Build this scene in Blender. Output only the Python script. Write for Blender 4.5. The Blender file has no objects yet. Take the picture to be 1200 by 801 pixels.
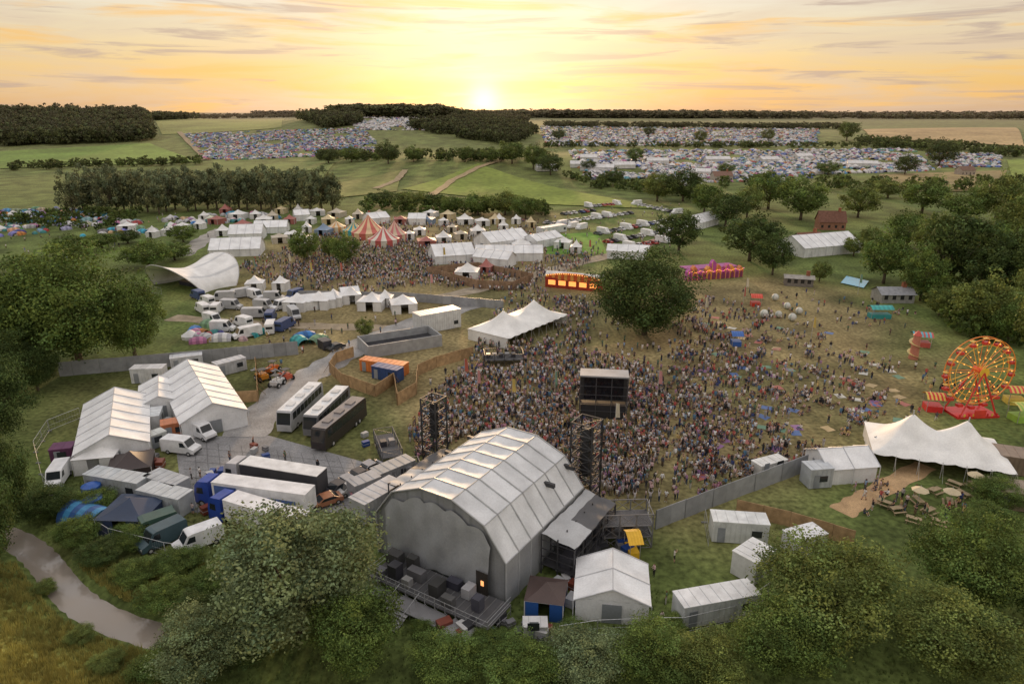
import bpy, math, random, numpy as np
from mathutils import Vector, Matrix
random.seed(7); rng=np.random.default_rng(7)
sc=bpy.context.scene; COL=sc.collection
PIT=math.radians(18.68); CZ=50.0; cp,sp=math.cos(PIT),math.sin(PIT)
sc.view_settings.view_transform='Standard'; sc.view_settings.look='None'; sc.view_settings.exposure=0

# ---------------- terrain ----------------
def sm(a,b,t):
    t=np.clip((t-a)/(b-a),0,1); return t*t*(3-2*t)
def H(x,y):
    x=np.asarray(x,float); y=np.asarray(y,float)
    h=18*sm(450,1100,y)+14*sm(1000,1900,y)-13*sm(2500,6000,y)
    h=h+27*np.exp(-((x+850)/330)**2-((y-1150)/300)**2)
    h=h+26*np.exp(-((x+190)/200)**2-((y-1230)/260)**2)
    h=h+9*np.exp(-((x-10)/150)**2-((y-620)/90)**2)
    h=h+7*np.exp(-((x-650)/300)**2-((y-1000)/220)**2)
    h=h+4.5*np.sin(x/310+1)*np.sin(y/270)*sm(600,1200,y)+12*np.sin(x/800+2)*sm(2500,5000,y)+5*np.sin(x/330)*sm(2500,5000,y)
    s=(x+70)*.866+(y-76)*-.5
    d=(x+70)*-.5+(y-76)*-.866+1.3*np.sin(s*.16)
    h=h-1.5*np.exp(-(d/2.1)**2)*sm(48,42,s)+5.5*sm(3,20,d)+.25*np.sin(x*.35)*np.sin(y*.3)*sm(2,8,d)
    return h
def PV(us,vs):
    us=np.asarray(us,float)[:,None]; vs=np.asarray(vs,float)[:,None]
    a=(us-600)/800; b=(400.5-vs)/800
    T=np.geomspace(40,6500,420)[None,:]
    X=a*T; Y=(cp+b*sp)*T; Z=CZ+(-sp+b*cp)*T
    D=Z-H(X,Y); hit=D<0; k=np.argmax(hit,axis=1); k=np.where(hit.any(axis=1),k,300); k=np.maximum(k,1)
    r=np.arange(len(k)); d0=D[r,k-1]; d1=D[r,k]; f=np.clip(d0/(d0-d1+1e-9),0,1)
    t=T[0,k-1]+(T[0,k]-T[0,k-1])*f
    x=a[:,0]*t; y=(cp+b[:,0]*sp)*t
    return np.stack([x,y,H(x,y)],1)
def P(u,v): return Vector(PV([u],[v])[0])
def zat(y,v):
    b=(400.5-v)/800; return CZ+y*(-sp+b*cp)/(cp+b*sp)
def depth(p): return p[1]*cp+(CZ-p[2])*sp
def axis(u1,v1,u2,v2):
    a=P(u1,v1); b=P(u2,v2); d=b-a
    return (a+b)/2, math.atan2(d.y,d.x), math.hypot(d.x,d.y)

# ---------------- materials ----------------
def mk(name,rough=.7,metal=0,noise=.2,ns=1.5,painted_haze=True,bump=0,trans=0,emit=0,fine=0,hz=.66):
    m=bpy.data.materials.new(name); m.use_nodes=True; N=m.node_tree.nodes; L=m.node_tree.links
    bs=N['Principled BSDF']; at=N.new('ShaderNodeAttribute'); at.attribute_name='Col'
    ge=N.new('ShaderNodeNewGeometry'); nz=N.new('ShaderNodeTexNoise'); nz.inputs['Scale'].default_value=ns; nz.inputs['Detail'].default_value=5
    L.new(ge.outputs['Position'],nz.inputs['Vector'])
    mr=N.new('ShaderNodeMapRange'); mr.inputs[1].default_value=.3; mr.inputs[2].default_value=.7; mr.inputs[3].default_value=1-noise; mr.inputs[4].default_value=1+noise*.6
    L.new(nz.outputs['Fac'],mr.inputs[0])
    vm=N.new('ShaderNodeVectorMath'); vm.operation='SCALE'; L.new(at.outputs['Color'],vm.inputs[0]); L.new(mr.outputs[0],vm.inputs['Scale'])
    out=vm.outputs[0]
    if fine:
        n2=N.new('ShaderNodeTexNoise'); n2.inputs['Scale'].default_value=ns*14; n2.inputs['Detail'].default_value=4; L.new(ge.outputs['Position'],n2.inputs['Vector'])
        m2=N.new('ShaderNodeMapRange'); m2.inputs[1].default_value=.3; m2.inputs[2].default_value=.7; m2.inputs[3].default_value=1-fine; m2.inputs[4].default_value=1+fine
        L.new(n2.outputs['Fac'],m2.inputs[0]); v2=N.new('ShaderNodeVectorMath'); v2.operation='SCALE'; L.new(out,v2.inputs[0]); L.new(m2.outputs[0],v2.inputs['Scale']); out=v2.outputs[0]
    if painted_haze:  # aerial haze painted into the base colour, growing with distance from origin
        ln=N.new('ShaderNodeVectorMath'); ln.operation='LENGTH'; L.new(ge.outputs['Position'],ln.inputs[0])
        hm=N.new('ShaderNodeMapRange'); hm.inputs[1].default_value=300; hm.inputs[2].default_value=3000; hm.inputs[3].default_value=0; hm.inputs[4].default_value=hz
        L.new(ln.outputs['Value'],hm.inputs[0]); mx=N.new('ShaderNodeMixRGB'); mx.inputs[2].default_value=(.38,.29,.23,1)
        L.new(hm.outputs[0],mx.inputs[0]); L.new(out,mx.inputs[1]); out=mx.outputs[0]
    L.new(out,bs.inputs['Base Color']); bs.inputs['Roughness'].default_value=rough; bs.inputs['Metallic'].default_value=metal
    if rough>.6: bs.inputs['Specular IOR Level'].default_value=.15
    if bump:
        bp=N.new('ShaderNodeBump'); bp.inputs['Strength'].default_value=bump; bp.inputs['Distance'].default_value=.1; L.new(nz.outputs['Fac'],bp.inputs['Height']); L.new(bp.outputs[0],bs.inputs['Normal'])
    if emit:
        L.new(at.outputs['Color'],bs.inputs['Emission Color']); bs.inputs['Emission Strength'].default_value=emit
    if trans:
        tr=N.new('ShaderNodeBsdfTranslucent'); ms=N.new('ShaderNodeMixShader'); ms.inputs[0].default_value=trans
        L.new(out,tr.inputs['Color']); L.new(bs.outputs[0],ms.inputs[1]); L.new(tr.outputs[0],ms.inputs[2]); L.new(ms.outputs[0],N['Material Output'].inputs['Surface'])
    return m
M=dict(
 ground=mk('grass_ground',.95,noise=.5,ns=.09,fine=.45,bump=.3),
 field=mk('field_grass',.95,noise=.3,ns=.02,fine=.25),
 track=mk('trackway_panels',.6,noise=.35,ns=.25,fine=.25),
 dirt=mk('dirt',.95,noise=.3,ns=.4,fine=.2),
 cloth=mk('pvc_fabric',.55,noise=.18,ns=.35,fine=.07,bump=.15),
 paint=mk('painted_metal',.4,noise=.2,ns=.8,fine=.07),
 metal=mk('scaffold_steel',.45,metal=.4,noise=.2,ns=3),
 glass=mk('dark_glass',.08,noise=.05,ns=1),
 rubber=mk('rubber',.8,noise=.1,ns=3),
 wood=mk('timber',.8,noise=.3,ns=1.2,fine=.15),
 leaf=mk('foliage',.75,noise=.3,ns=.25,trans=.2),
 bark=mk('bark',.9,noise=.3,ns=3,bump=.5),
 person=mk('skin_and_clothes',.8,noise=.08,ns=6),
 lamp=mk('lit_bulbs',.5,emit=2.0,painted_haze=False),
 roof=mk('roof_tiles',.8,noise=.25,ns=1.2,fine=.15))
def water():
    m=bpy.data.materials.new('stream_water'); m.use_nodes=True; N=m.node_tree.nodes; L=m.node_tree.links; b=N['Principled BSDF']
    b.inputs['Base Color'].default_value=(.30,.26,.22,1); b.inputs['Roughness'].default_value=.06; b.inputs['IOR'].default_value=1.6
    n=N.new('ShaderNodeTexNoise'); n.inputs['Scale'].default_value=2; bp=N.new('ShaderNodeBump'); bp.inputs['Strength'].default_value=.08; L.new(n.outputs['Fac'],bp.inputs['Height']); L.new(bp.outputs[0],b.inputs['Normal']); return m
M['water']=water()

# ---------------- mesh tools ----------------
class MB:
    def __init__(s,c=(.8,.8,.8)): s.V=[];s.F=[];s.C=[];s.c=c
    def poly(s,pts,c=None):
        i=len(s.V); s.V+=[tuple(p) for p in pts]; s.F.append(tuple(range(i,i+len(pts)))); s.C.append(c or s.c); return s
    def box(s,x0,x1,y0,y1,z0,z1,c=None):
        i=len(s.V); s.V+=[(x0,y0,z0),(x1,y0,z0),(x1,y1,z0),(x0,y1,z0),(x0,y0,z1),(x1,y0,z1),(x1,y1,z1),(x0,y1,z1)]
        for f in ((3,2,1,0),(4,5,6,7),(0,1,5,4),(1,2,6,5),(2,3,7,6),(3,0,4,7)): s.F.append(tuple(i+k for k in f)); s.C.append(c or s.c)
        return s
    def prism(s,prof,a,b,ax='x',c=None,caps=True):
        f=(lambda p,t:(t,p[0],p[1])) if ax=='x' else (lambda p,t:(p[0],t,p[1]))
        i=len(s.V); n=len(prof); s.V+=[f(p,a) for p in prof]+[f(p,b) for p in prof]
        for k in range(n): j=(k+1)%n; s.F.append((i+k,i+j,i+n+j,i+n+k)); s.C.append(c or s.c)
        if caps: s.F.append(tuple(i+k for k in range(n))[::-1]); s.F.append(tuple(i+n+k for k in range(n))); s.C+=[c or s.c]*2
        return s
    def tube(s,p,q,r,n=5,c=None,r2=None,caps=True):
        p=Vector(p);q=Vector(q);d=(q-p)
        if d.length<1e-6: return s
        d.normalize(); u=d.orthogonal().normalized(); w=d.cross(u); r2=r if r2 is None else r2
        i=len(s.V)
        for (o,rr) in ((p,r),(q,r2)):
            for k in range(n):
                a=2*math.pi*k/n; s.V.append(tuple(o+u*math.cos(a)*rr+w*math.sin(a)*rr))
        for k in range(n): j=(k+1)%n; s.F.append((i+k,i+j,i+n+j,i+n+k)); s.C.append(c or s.c)
        if caps and n>2: s.F.append(tuple(range(i,i+n))[::-1]); s.F.append(tuple(range(i+n,i+2*n))); s.C+=[c or s.c]*2
        return s
    def grid(s,fn,nu,nv,c=None):
        i=len(s.V)
        for a in range(nu+1):
            for b in range(nv+1): s.V.append(tuple(fn(a/nu,b/nv)))
        for a in range(nu):
            for b in range(nv):
                k=i+a*(nv+1)+b; s.F.append((k,k+nv+1,k+nv+2,k+1)); s.C.append((c(a,b) if callable(c) else c) or s.c)
        return s
    def arrays(s):
        return (np.array(s.V,float),np.array([k for f in s.F for k in f],int),np.array([len(f) for f in s.F],int),np.array(s.C,float)[:,:3])
    def mesh(s,name,mat,smooth=False): return mesh_np(name,*s.arrays(),mat,smooth)
def mesh_np(name,V,loops,tot,fc,mat,smooth=False,vcol=None):
    me=bpy.data.meshes.new(name); me.vertices.add(len(V)); me.vertices.foreach_set('co',np.asarray(V,np.float32).ravel())
    me.loops.add(len(loops)); me.loops.foreach_set('vertex_index',np.asarray(loops,np.int32))
    me.polygons.add(len(tot)); st=np.concatenate([[0],np.cumsum(tot)[:-1]]).astype(np.int32); me.polygons.foreach_set('loop_start',st)
    me.update(calc_edges=True)
    if vcol is not None: cc=np.asarray(vcol)[loops]
    else: cc=np.repeat(fc,tot,axis=0)
    at=me.attributes.new('Col','FLOAT_COLOR','CORNER'); at.data.foreach_set('color',np.concatenate([cc,np.ones((len(cc),1))],1).astype(np.float32).ravel())
    me.polygons.foreach_set('use_smooth',np.full(len(tot),smooth)); me.materials.append(M[mat] if isinstance(mat,str) else mat); me.update(); return me
def merge(name,protos,pid,loc,yaw,scale,col,mat,smooth=False):
    Vs=[];Ls=[];Ts=[];Cs=[];off=0; pid=np.asarray(pid); loc=np.asarray(loc);yaw=np.asarray(yaw);scale=np.asarray(scale,float)
    if scale.ndim==1: scale=np.repeat(scale[:,None],3,1)
    for k,(V,l,t,c) in enumerate(protos):
        ix=np.where(pid==k)[0]
        if not len(ix): continue
        W=V[None]*scale[ix][:,None,:]; ca=np.cos(yaw[ix])[:,None];sa=np.sin(yaw[ix])[:,None]
        R=np.stack([W[...,0]*ca-W[...,1]*sa,W[...,0]*sa+W[...,1]*ca,W[...,2]],-1)+loc[ix][:,None,:]
        n=len(ix); Vs.append(R.reshape(-1,3)); Ls.append((l[None]+off+np.arange(n)[:,None]*len(V)).ravel()); off+=n*len(V)
        Ts.append(np.tile(t,n)); Cs.append((c[None]*(col[ix][:,None,:] if col is not None else 1)).reshape(-1,3) if col is not None else np.tile(c,(n,1)))
    return mesh_np(name,np.concatenate(Vs),np.concatenate(Ls),np.concatenate(Ts),np.concatenate(Cs),mat,smooth)
OCC=[]
def spawn(name,proto,loc,yaw=0,label='',cat='',group=None,s=1,occ=0):
    if len(proto)==1 and len(proto[0])==2:
        root=bpy.data.objects.new(name,proto[0][1]); COL.objects.link(root)
    else:
        root=bpy.data.objects.new(name,None); COL.objects.link(root); root.empty_display_size=.5; made=[]
        for pr in proto:
            o=bpy.data.objects.new(pr[0],pr[1]); COL.objects.link(o); o.parent=root if len(pr)<4 else made[pr[3]]
            if len(pr)>2 and pr[2]: o.location=pr[2]
            made.append(o)
    root.location=loc; root.rotation_euler=(0,0,yaw); root.scale=(s,s,s) if not hasattr(s,'__len__') else s
    root['label']=label; root['category']=cat
    if group: root['group']=group
    if occ: OCC.append((loc[0],loc[1],occ))
    return root
def single(name,mesh,label=None,cat=None,kind=None,loc=(0,0,0),group=None):
    o=bpy.data.objects.new(name,mesh); COL.objects.link(o); o.location=loc
    if kind: o['kind']=kind
    if label: o['label']=label
    if cat: o['category']=cat
    if group: o['group']=group
    return o
_c={}
def cache(key,fn):
    if key not in _c: _c[key]=fn()
    return _c[key]
def wins(pr,polys,c=(.02,.025,.03),name='window'):
    for p in polys: pr.append((name,MB(c).poly(p).mesh(name,'glass')))
def bulbs(pr,locs,c,sz=.07,parent=None):
    me=cache(('bulb',c,sz),lambda:MB(c).box(-sz,sz,-sz,sz,-sz,sz).mesh('bulb','lamp'))
    for l in locs: pr.append(('bulb',me,l) if parent is None else ('bulb',me,l,parent))

# ---------------- ground sheet ----------------
def grow(a,b,step,g,lim):
    r=[a]; 
    while r[-1]<b: r.append(r[-1]+step)
    st=step
    while r[-1]<lim: st*=g; r.append(r[-1]+st)
    return r
xr=grow(0,110,1.5,1.055,9000); xs=np.array([-a for a in xr[:0:-1]]+xr)
ys=np.array([-3000,-1500,-700,-300,-100,-20,10,30]+grow(40,135,1.4,1.022,11000))
X,Y=np.meshgrid(xs,ys,indexing='ij'); Z=H(X,Y)
def inpoly(px,py,poly):
    ins=np.zeros(px.shape,bool); dm=np.full(px.shape,1e9); n=len(poly)
    for i in range(n):
        x1,y1=poly[i][0],poly[i][1]; x2,y2=poly[(i+1)%n][0],poly[(i+1)%n][1]
        c=((y1>py)!=(y2>py)); xx=(x2-x1)*(py-y1)/((y2-y1) if y2!=y1 else 1e-9)+x1; ins^=c&(px<xx)
        L2=(x2-x1)**2+(y2-y1)**2; t=np.clip(((px-x1)*(x2-x1)+(py-y1)*(y2-y1))/L2,0,1)
        dm=np.minimum(dm,np.hypot(px-x1-t*(x2-x1),py-y1-t*(y2-y1)))
    return np.where(ins,dm,-dm)
arena=PV(*zip(*[(250,330),(300,290),(430,255),(640,250),(690,330),(850,325),(1000,340),(1080,400),(1110,470),(1010,540),(760,600),(500,600),(430,480),(290,420)]))
wild=np.sin(X*.11+np.sin(Y*.07)*2)*np.sin(Y*.09+np.sin(X*.05)*2)
wf=sm(-14,12,inpoly(X,Y,arena)+8*wild)[...,None]
back=PV(*zip(*[(60,450),(250,400),(440,400),(470,600),(250,640),(90,620)]))
bf=sm(-6,6,inpoly(X,Y,back)+5*wild)[...,None]*.4
green=np.array([.125,.165,.048]); dry=np.array([.25,.205,.10]); C=green*(1-wf)+dry*wf; C=C*(1-bf)+dry*.75*bf
sd=(X+70)*-.5+(Y-76)*-.866
bk=(sm(3,10,sd))[...,None]*(Y<90)[...,None]; C=C*(1-bk*.9)+np.array([.32,.31,.085])*bk*.9
ff=sm(350,600,Y)[...,None]; C=C*(1-ff)+np.array([.155,.195,.055])*ff
gp=sm(6,30,inpoly(X,Y,arena))*(np.sin(X*.06+1)*np.sin(Y*.045)>.2); C=C*(1-.4*gp[...,None])+np.array([.14,.165,.06])*.4*gp[...,None]
C=C*(1+.15*wild[...,None])
nx,ny=len(xs),len(ys); k=(np.arange(nx-1)[:,None]*ny+np.arange(ny-1)[None]).ravel()
loops=np.stack([k,k+ny,k+ny+1,k+1],1).ravel()
single('ground',mesh_np('ground',np.stack([X,Y,Z],-1).reshape(-1,3),loops,np.full(len(k),4),None,'ground',True,vcol=C.reshape(-1,3)),kind='structure')
def patch(name,q,col,n=24,off=.5,mat='field'):
    w=PV(*zip(*q)); m=MB(col)
    def fn(a,b):
        p=(w[0]*(1-a)+w[1]*a)*(1-b)+(w[3]*(1-a)+w[2]*a)*b; return (p[0],p[1],float(H(p[0],p[1]))+off)
    m.grid(fn,n,n); return single(name,m.mesh(name,mat,True),kind='structure')
def strip(name,px,w,col,off=.03,mat='dirt'):
    p=PV(*zip(*px)); pts=[]
    for i in range(len(p)-1):
        for t in np.linspace(0,1,12,endpoint=False): pts.append(p[i]*(1-t)+p[i+1]*t)
    pts.append(p[-1]); m=MB(col); L=[]
    for i,q in enumerate(pts):
        a=pts[max(i-1,0)];b=pts[min(i+1,len(pts)-1)]; d=b-a; d/=np.hypot(d[0],d[1])+1e-9; nr=np.array([-d[1],d[0]])
        ww=w*(1+.12*math.sin(i*1.3)); row=[]
        for s_ in (-1,0,1): xx,yy=q[0]+nr[0]*ww/2*s_,q[1]+nr[1]*ww/2*s_; row.append((xx,yy,float(H(xx,yy))+off))
        L.append(row)
    m.grid(lambda a,b:L[round(a*(len(L)-1))][round(b*2)],len(L)-1,2); return single(name,m.mesh(name,mat,True),kind='structure')
patch('field',[(470,222),(640,240),(790,246),(560,192)],(.22,.28,.06),off=.4)
patch('field',[(0,178),(175,168),(235,190),(0,198)],(.18,.28,.055),off=.5)
patch('field',[(182,142),(335,139),(330,150),(190,158)],(.24,.28,.08),off=.5)
patch('field',[(1010,152),(1190,150),(1200,172),(1020,163)],(.46,.34,.17),off=.8)
patch('field',[(1180,188),(1400,182),(1400,225),(1190,218)],(.22,.30,.06),off=.5)
patch('field',[(640,275),(700,272),(712,297),(640,298)],(.14,.26,.05),n=4,off=.02)
patch('field',[(1030,205),(1180,200),(1170,225),(1040,225)],(.31,.25,.12),off=.5)
patch('field',[(395,215),(470,200),(465,225),(400,232)],(.23,.24,.08),off=.5)
patch('field',[(250,190),(395,190),(385,200),(255,202)],(.18,.23,.07),off=.5)
strip('track',[(505,230),(530,212),(560,197),(588,188)],5.5,(.40,.31,.18),off=.8)
strip('track',[(440,222),(465,212),(475,200)],5,(.38,.30,.19),off=.8)
strip('track',[(210,155),(235,180),(240,188)],6,(.34,.27,.17),off=.8)
g=(.25,.25,.255)
patch('trackway',[(205,512),(300,510),(330,545),(215,600)],g,6,.02,'track')
patch('trackway',[(300,506),(440,545),(470,600),(215,600)],g,6,.035,'track')
m=MB((.13,.13,.135)); A,B,Cc,D=[P(*q) for q in [(215,515),(440,540),(470,600),(215,602)]]
for i in range(1,16): a=A.lerp(B,i/16);b=D.lerp(Cc,i/16); m.poly([(a.x,a.y,.045),(a.x+.1,a.y,.045),(b.x+.1,b.y,.045),(b.x,b.y,.045)])
for i in range(1,9): a=A.lerp(D,i/9);b=B.lerp(Cc,i/9); m.poly([(a.x,a.y,.05),(a.x,a.y+.1,.05),(b.x,b.y+.1,.05),(b.x,b.y,.05)])
single('trackway_joint',m.mesh('joint','track'),kind='structure')
strip('road',[(285,512),(335,455),(380,430),(430,400),(480,380),(560,355)],7,(.30,.295,.29),.06,'track')
strip('road',[(210,300),(240,280),(262,268)],8,(.34,.32,.29),.05,'track')
strip('road',[(470,385),(400,383),(300,380),(200,372)],5,(.34,.28,.2),.04)
strip('road',[(500,352),(600,330),(640,318),(750,290),(800,270)],6,(.35,.30,.23),.04)
strip('path',[(985,600),(1020,580),(1085,545)],3.2,(.50,.34,.19),.03)
m=MB(); pts=[]
for i in range(36):
    s_=-60+i*3; xx=-70+.866*s_; yy=76-.5*s_; dd=-1.3*math.sin(s_*.16); xx+=-.5*dd; yy+=-.866*dd; pts.append((xx,yy))
m.grid(lambda a,b:(pts[round(a*35)][0]+(b-.5)*-.5*6,pts[round(a*35)][1]+(b-.5)*-.866*6,-.8),35,1)
single('stream',m.mesh('stream','water'),kind='structure')

# ---------------- trees ----------------
def leaves(seed,ncl,nl,leaf,crh=.86,shape='round',lowz=.12):
    r=np.random.default_rng(seed); u=r.normal(size=(ncl,3)); u/=np.linalg.norm(u,axis=1)[:,None]
    rad=r.uniform(.45,1,ncl)**.6
    lob=1+.20*np.sin(3*np.arctan2(u[:,1],u[:,0])+seed)+.15*np.sin(5*u[:,2]*2+seed*2)
    cr=crh/2
    c=np.stack([u[:,0]*.40*rad*lob,u[:,1]*.40*rad*lob,lowz+cr+u[:,2]*(cr*.86)*rad*np.where(u[:,2]>0,lob,1)],1)
    if shape=='tall': c[:,:2]*=(.55+.6*np.clip(1-(c[:,2]),0,1))[:,None]
    cs=r.uniform(.06,.14,ncl)
    bri=r.uniform(.5,1.5,ncl); hue=r.uniform(-.12,.15,ncl)
    d=r.normal(size=(ncl,nl,3)); d/=np.linalg.norm(d,axis=2)[...,None]
    p=c[:,None]+d*(cs[:,None,None]*r.uniform(.5,1.08,(ncl,nl,1)))*np.array([1,1,.85])
    p=p.reshape(-1,3); n=(d+r.normal(size=d.shape)*.5).reshape(-1,3); n/=np.linalg.norm(n,axis=1)[:,None]
    t=np.cross(n,r.normal(size=n.shape)); t/=np.linalg.norm(t,axis=1)[:,None]; b=np.cross(n,t)
    sz=leaf*r.uniform(.6,1.4,len(p))[:,None]
    V=np.stack([p-t*sz,p-b*sz*.6,p+t*sz,p+b*sz*.6],1).reshape(-1,3)
    br=(bri[:,None]*r.uniform(.75,1.25,(ncl,nl))).reshape(-1); hu=np.repeat(hue,nl)
    fc=np.stack([br*(1+hu),br,br*(1-hu)],1)
    N=len(p); return V,np.arange(4*N),np.full(N,4),fc
def crown(key,seed,ncl,nl,leaf,col,**k):
    def f():
        V,l,t,c=leaves(seed,ncl,nl,leaf,**k); return mesh_np('crown',V,l,t,c*np.array(col),'leaf')
    return cache(key,f)
def trunkm(seed,th=.5,r=.028):
    def f():
        rr=random.Random(seed); m=MB((.14,.11,.08)); m.tube((0,0,-.02),(0,0,th*.55),r,8,r2=r*.75); top=Vector((0,0,th*.55))
        for i in range(7):
            a=i*2.4+rr.random(); l=rr.uniform(.18,.32); e=top+Vector((math.cos(a)*l,math.sin(a)*l,rr.uniform(.12,.35))); s0=Vector((0,0,th*rr.uniform(.3,.55)))
            m.tube(s0,e,r*.45,5,r2=r*.12); m.tube(s0.lerp(e,.5),s0.lerp(e,.5)+Vector((math.cos(a+1)*.12,math.sin(a+1)*.12,.14)),r*.22,4,r2=r*.06)
        return m.mesh('trunk','bark',True)
    return cache(('trunk',seed,th,r),f)
GR=dict(dark=(.085,.125,.038),mid=(.135,.195,.05),olive=(.175,.22,.062),grey=(.17,.20,.105),willow=(.20,.25,.12))
def tree(x,y,h,r,tone='mid',q='mid',name='tree',seed=None,lab=None,lowz=.12):
    seed=seed if seed is not None else random.randrange(4)
    if q=='near': cm=crown((tone,'n',seed%2,lowz),seed%2+11,360,95,.0105,GR[tone],lowz=lowz,crh=.98-lowz)
    elif q=='tall': cm=crown((tone,'t',seed%3),seed%3+31,70,45,.026,GR[tone],shape='tall',lowz=.05,crh=.93)
    else: cm=crown((tone,'m',seed%4),seed%4+21,150,48,.0185,GR[tone],lowz=lowz,crh=.98-lowz)
    z=float(H(x,y)); pr=[('trunk',trunkm(seed%3)),('crown',cm)]
    lab=lab or {'dark':'dense dark green broadleaf tree in the grass','mid':'rounded green broadleaf tree on grassy ground','olive':'olive green leafy tree by a hedge','grey':'grey-green upright tree in a shelter belt','willow':'pale grey-green willow tree beside the site fence'}[tone]
    return spawn(name,pr,(x,y,z),random.uniform(0,6.28),lab,'tree' if name=='tree' else 'shrub',s=(2*r,2*r,h),occ=r*.5,group='trees around the festival site' if name=='tree' else 'shrubs along the site edge')
def tpx(u,vb,vt,w,tone='mid',q='mid',**k):
    p=P(u,vb); h=zat(p.y,vt)-p.z; r=w/2*depth(p)/800; return tree(p.x,p.y,h,r*1.05,tone,q,**k)
tpx(755,392,293,126,'dark','near',seed=1,lab='large solitary dark green oak tree in the crowd',lowz=.04)
for a in [(95,432,290,155),(30,438,315,110),(160,425,325,80)]: tpx(*a,'mid','near')
for a in [(-10,530,410,100),(5,640,500,80),(12,470,390,80),(-20,690,540,100),(45,458,405,55)]: tpx(*a,'dark','near')
tree(-21.5,56.3,13.8,8.9,'willow','near',seed=0,lab='large pale green willow tree below the stage')
tree(-28.5,50.8,7,4.8,'willow','near',seed=1)
tree(-14.5,51.5,8.0,4.6,'mid','near',seed=0)
tree(31.5,56,10.2,7.6,'olive','near',seed=1); tree(25,51,7.5,5,'mid','near',seed=0); tree(48,60,10.6,6.2,'mid','near',seed=1)
tree(41,51,8,6,'olive','near',seed=0); tree(55,55,8.5,6,'mid','near',seed=1)
for (x,y,h,r,t) in [(-6,50.5,4.0,4,'mid'),(1,50,4,4,'mid'),(7,50.5,4.4,4.3,'willow'),(13,51,5,4.2,'mid'),(18,50,5,4,'olive'),(-2,54,1.8,2.2,'mid'),(6,55,1.8,2.2,'mid'),
  (-37,60,3.2,3,'mid'),(-33,58,3.2,3,'dark'),(-42,64,2.6,2.8,'mid'),(-48,67.5,2.8,2.8,'dark'),(-53,71.5,3.2,3.2,'mid'),(-60,77,4.4,3.8,'dark'),(-33,63,2.6,3,'mid'),(-38,66,2.6,3,'mid'),(-52,63,1.4,1.6,'olive'),(-43,55,1.4,1.6,'olive'),(-31,52.5,3.4,3.4,'mid'),(-26,53,3.4,3.4,'dark'),(-33,50,2.6,2.6,'mid'),(-38,51,1.6,1.8,'olive'),(-62,68,2.2,2.4,'dark'),
  (-55,78,3,3.2,'mid'),(-46,71,2.6,3,'mid'),(16,56,1.8,2.2,'mid'),(60,74,3.5,3.6,'mid'),(65,80,4,3.6,'mid'),(-9,56,1.3,1.5,'mid'),(40,64,2.4,2.6,'mid')]:
    tree(x,y,h,r,t,'near',name='shrub',lowz=.02,lab='bushy %s shrub beside the site boundary'%('dark green' if t=='dark' else 'leafy green'))
for i in range(26): tpx(88+i*12+random.uniform(-4,4),250+random.uniform(-4,3)-i*.15,200+random.uniform(-8,6),34,'grey','tall')
for i in range(20): tpx(105+i*14+random.uniform(-4,4),238,194+random.uniform(-4,4),34,'grey','tall')
for a in [(175,314,280,60),(205,305,283,45),(85,300,275,60),(30,318,300,60),(120,292,272,40),(357,308,266,38),(405,312,272,38),(386,302,276,24),(428,396,372,24),(215,284,262,36),(150,285,268,34),
 (455,192,164,30),(485,190,170,24),(385,192,172,30),(412,190,170,26),(560,252,225,40),(592,252,222,46),(616,257,228,40),(480,246,222,48),(450,242,222,38),(530,250,228,34),(505,244,226,30),
 (600,192,163,36),(645,205,178,34),(625,198,168,30),(575,190,172,26),(720,218,196,26),(770,236,200,44),(800,236,196,48),(825,250,212,40),(545,190,170,24),
 (1100,195,162,40),(1060,205,180,30),(992,165,140,26),(745,190,172,24),(850,205,190,22),(690,200,186,20),(655,165,150,18),(820,168,152,18),(900,166,150,18),(760,160,148,16),
 (1165,262,200,54),(1080,250,206,60),(1040,232,208,44),(970,205,188,30)]: tpx(*a,random.choice(['mid','olive','dark']))
for a in [(795,297,244,54),(850,265,222,52),(878,306,250,78),(905,322,272,46),(1110,335,240,88),(1195,350,265,74),(1165,350,280,76)]: tpx(*a,'dark')
for a in [(900,245,196,58),(938,258,205,62),(1005,255,215,50),(1035,332,268,64),(1062,292,246,56),(1078,352,288,50),(1150,335,255,80),(1190,300,222,74),(1000,300,275,28),(1225,430,330,90),(960,330,306,26),(1210,380,300,60),(1120,300,262,50),(1150,388,320,74),(1100,370,335,40),(1180,402,352,44),
 (1130,262,220,56),(1090,305,250,56),(1020,292,265,30),(1200,265,205,60),(875,255,215,40),(1190,330,270,60)]: tpx(*a,random.choice(['mid','mid','olive']))
low=[leaves(41+i,26,15,.06) for i in range(3)]
def wood(name,quad,n,h,tone,label='',wd=.75):
    t=rng.random((n,2)); q=np.array(quad,float); a=t[:,:1];b=t[:,1:]
    uv=(q[0]*(1-a)+q[1]*a)*(1-b)+(q[3]*(1-a)+q[2]*a)*b
    p=PV(uv[:,0],uv[:,1]); hh=h*rng.uniform(.75,1.2,n); sc_=np.stack([hh*wd,hh*wd,hh],1); p[:,2]-=hh*.12
    single(name,merge(name,low,rng.integers(0,3,n),p,rng.uniform(0,6,n),sc_,np.array(GR[tone])*rng.uniform(.7,1.2,(n,1))*.8,'leaf'),kind='stuff',label=label or 'distant woodland on the hill',cat='woodland')
wood('woodland',[(0,138),(172,136),(178,166),(0,172)],800,21,'dark',wd=.95)
wood('woodland',[(338,136),(400,127),(425,145),(380,152)],260,18,'dark',wd=1.0)
wood('woodland',[(400,125),(560,125),(625,145),(500,137)],600,18,'dark',wd=1.1)
wood('woodland',[(470,150),(560,138),(630,156),(600,172)],420,16,'dark',wd=1.0)
wood('woodland',[(640,147),(1000,150),(1000,152),(640,149)],260,11,'dark','distant hedgerow trees',1.5)
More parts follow.
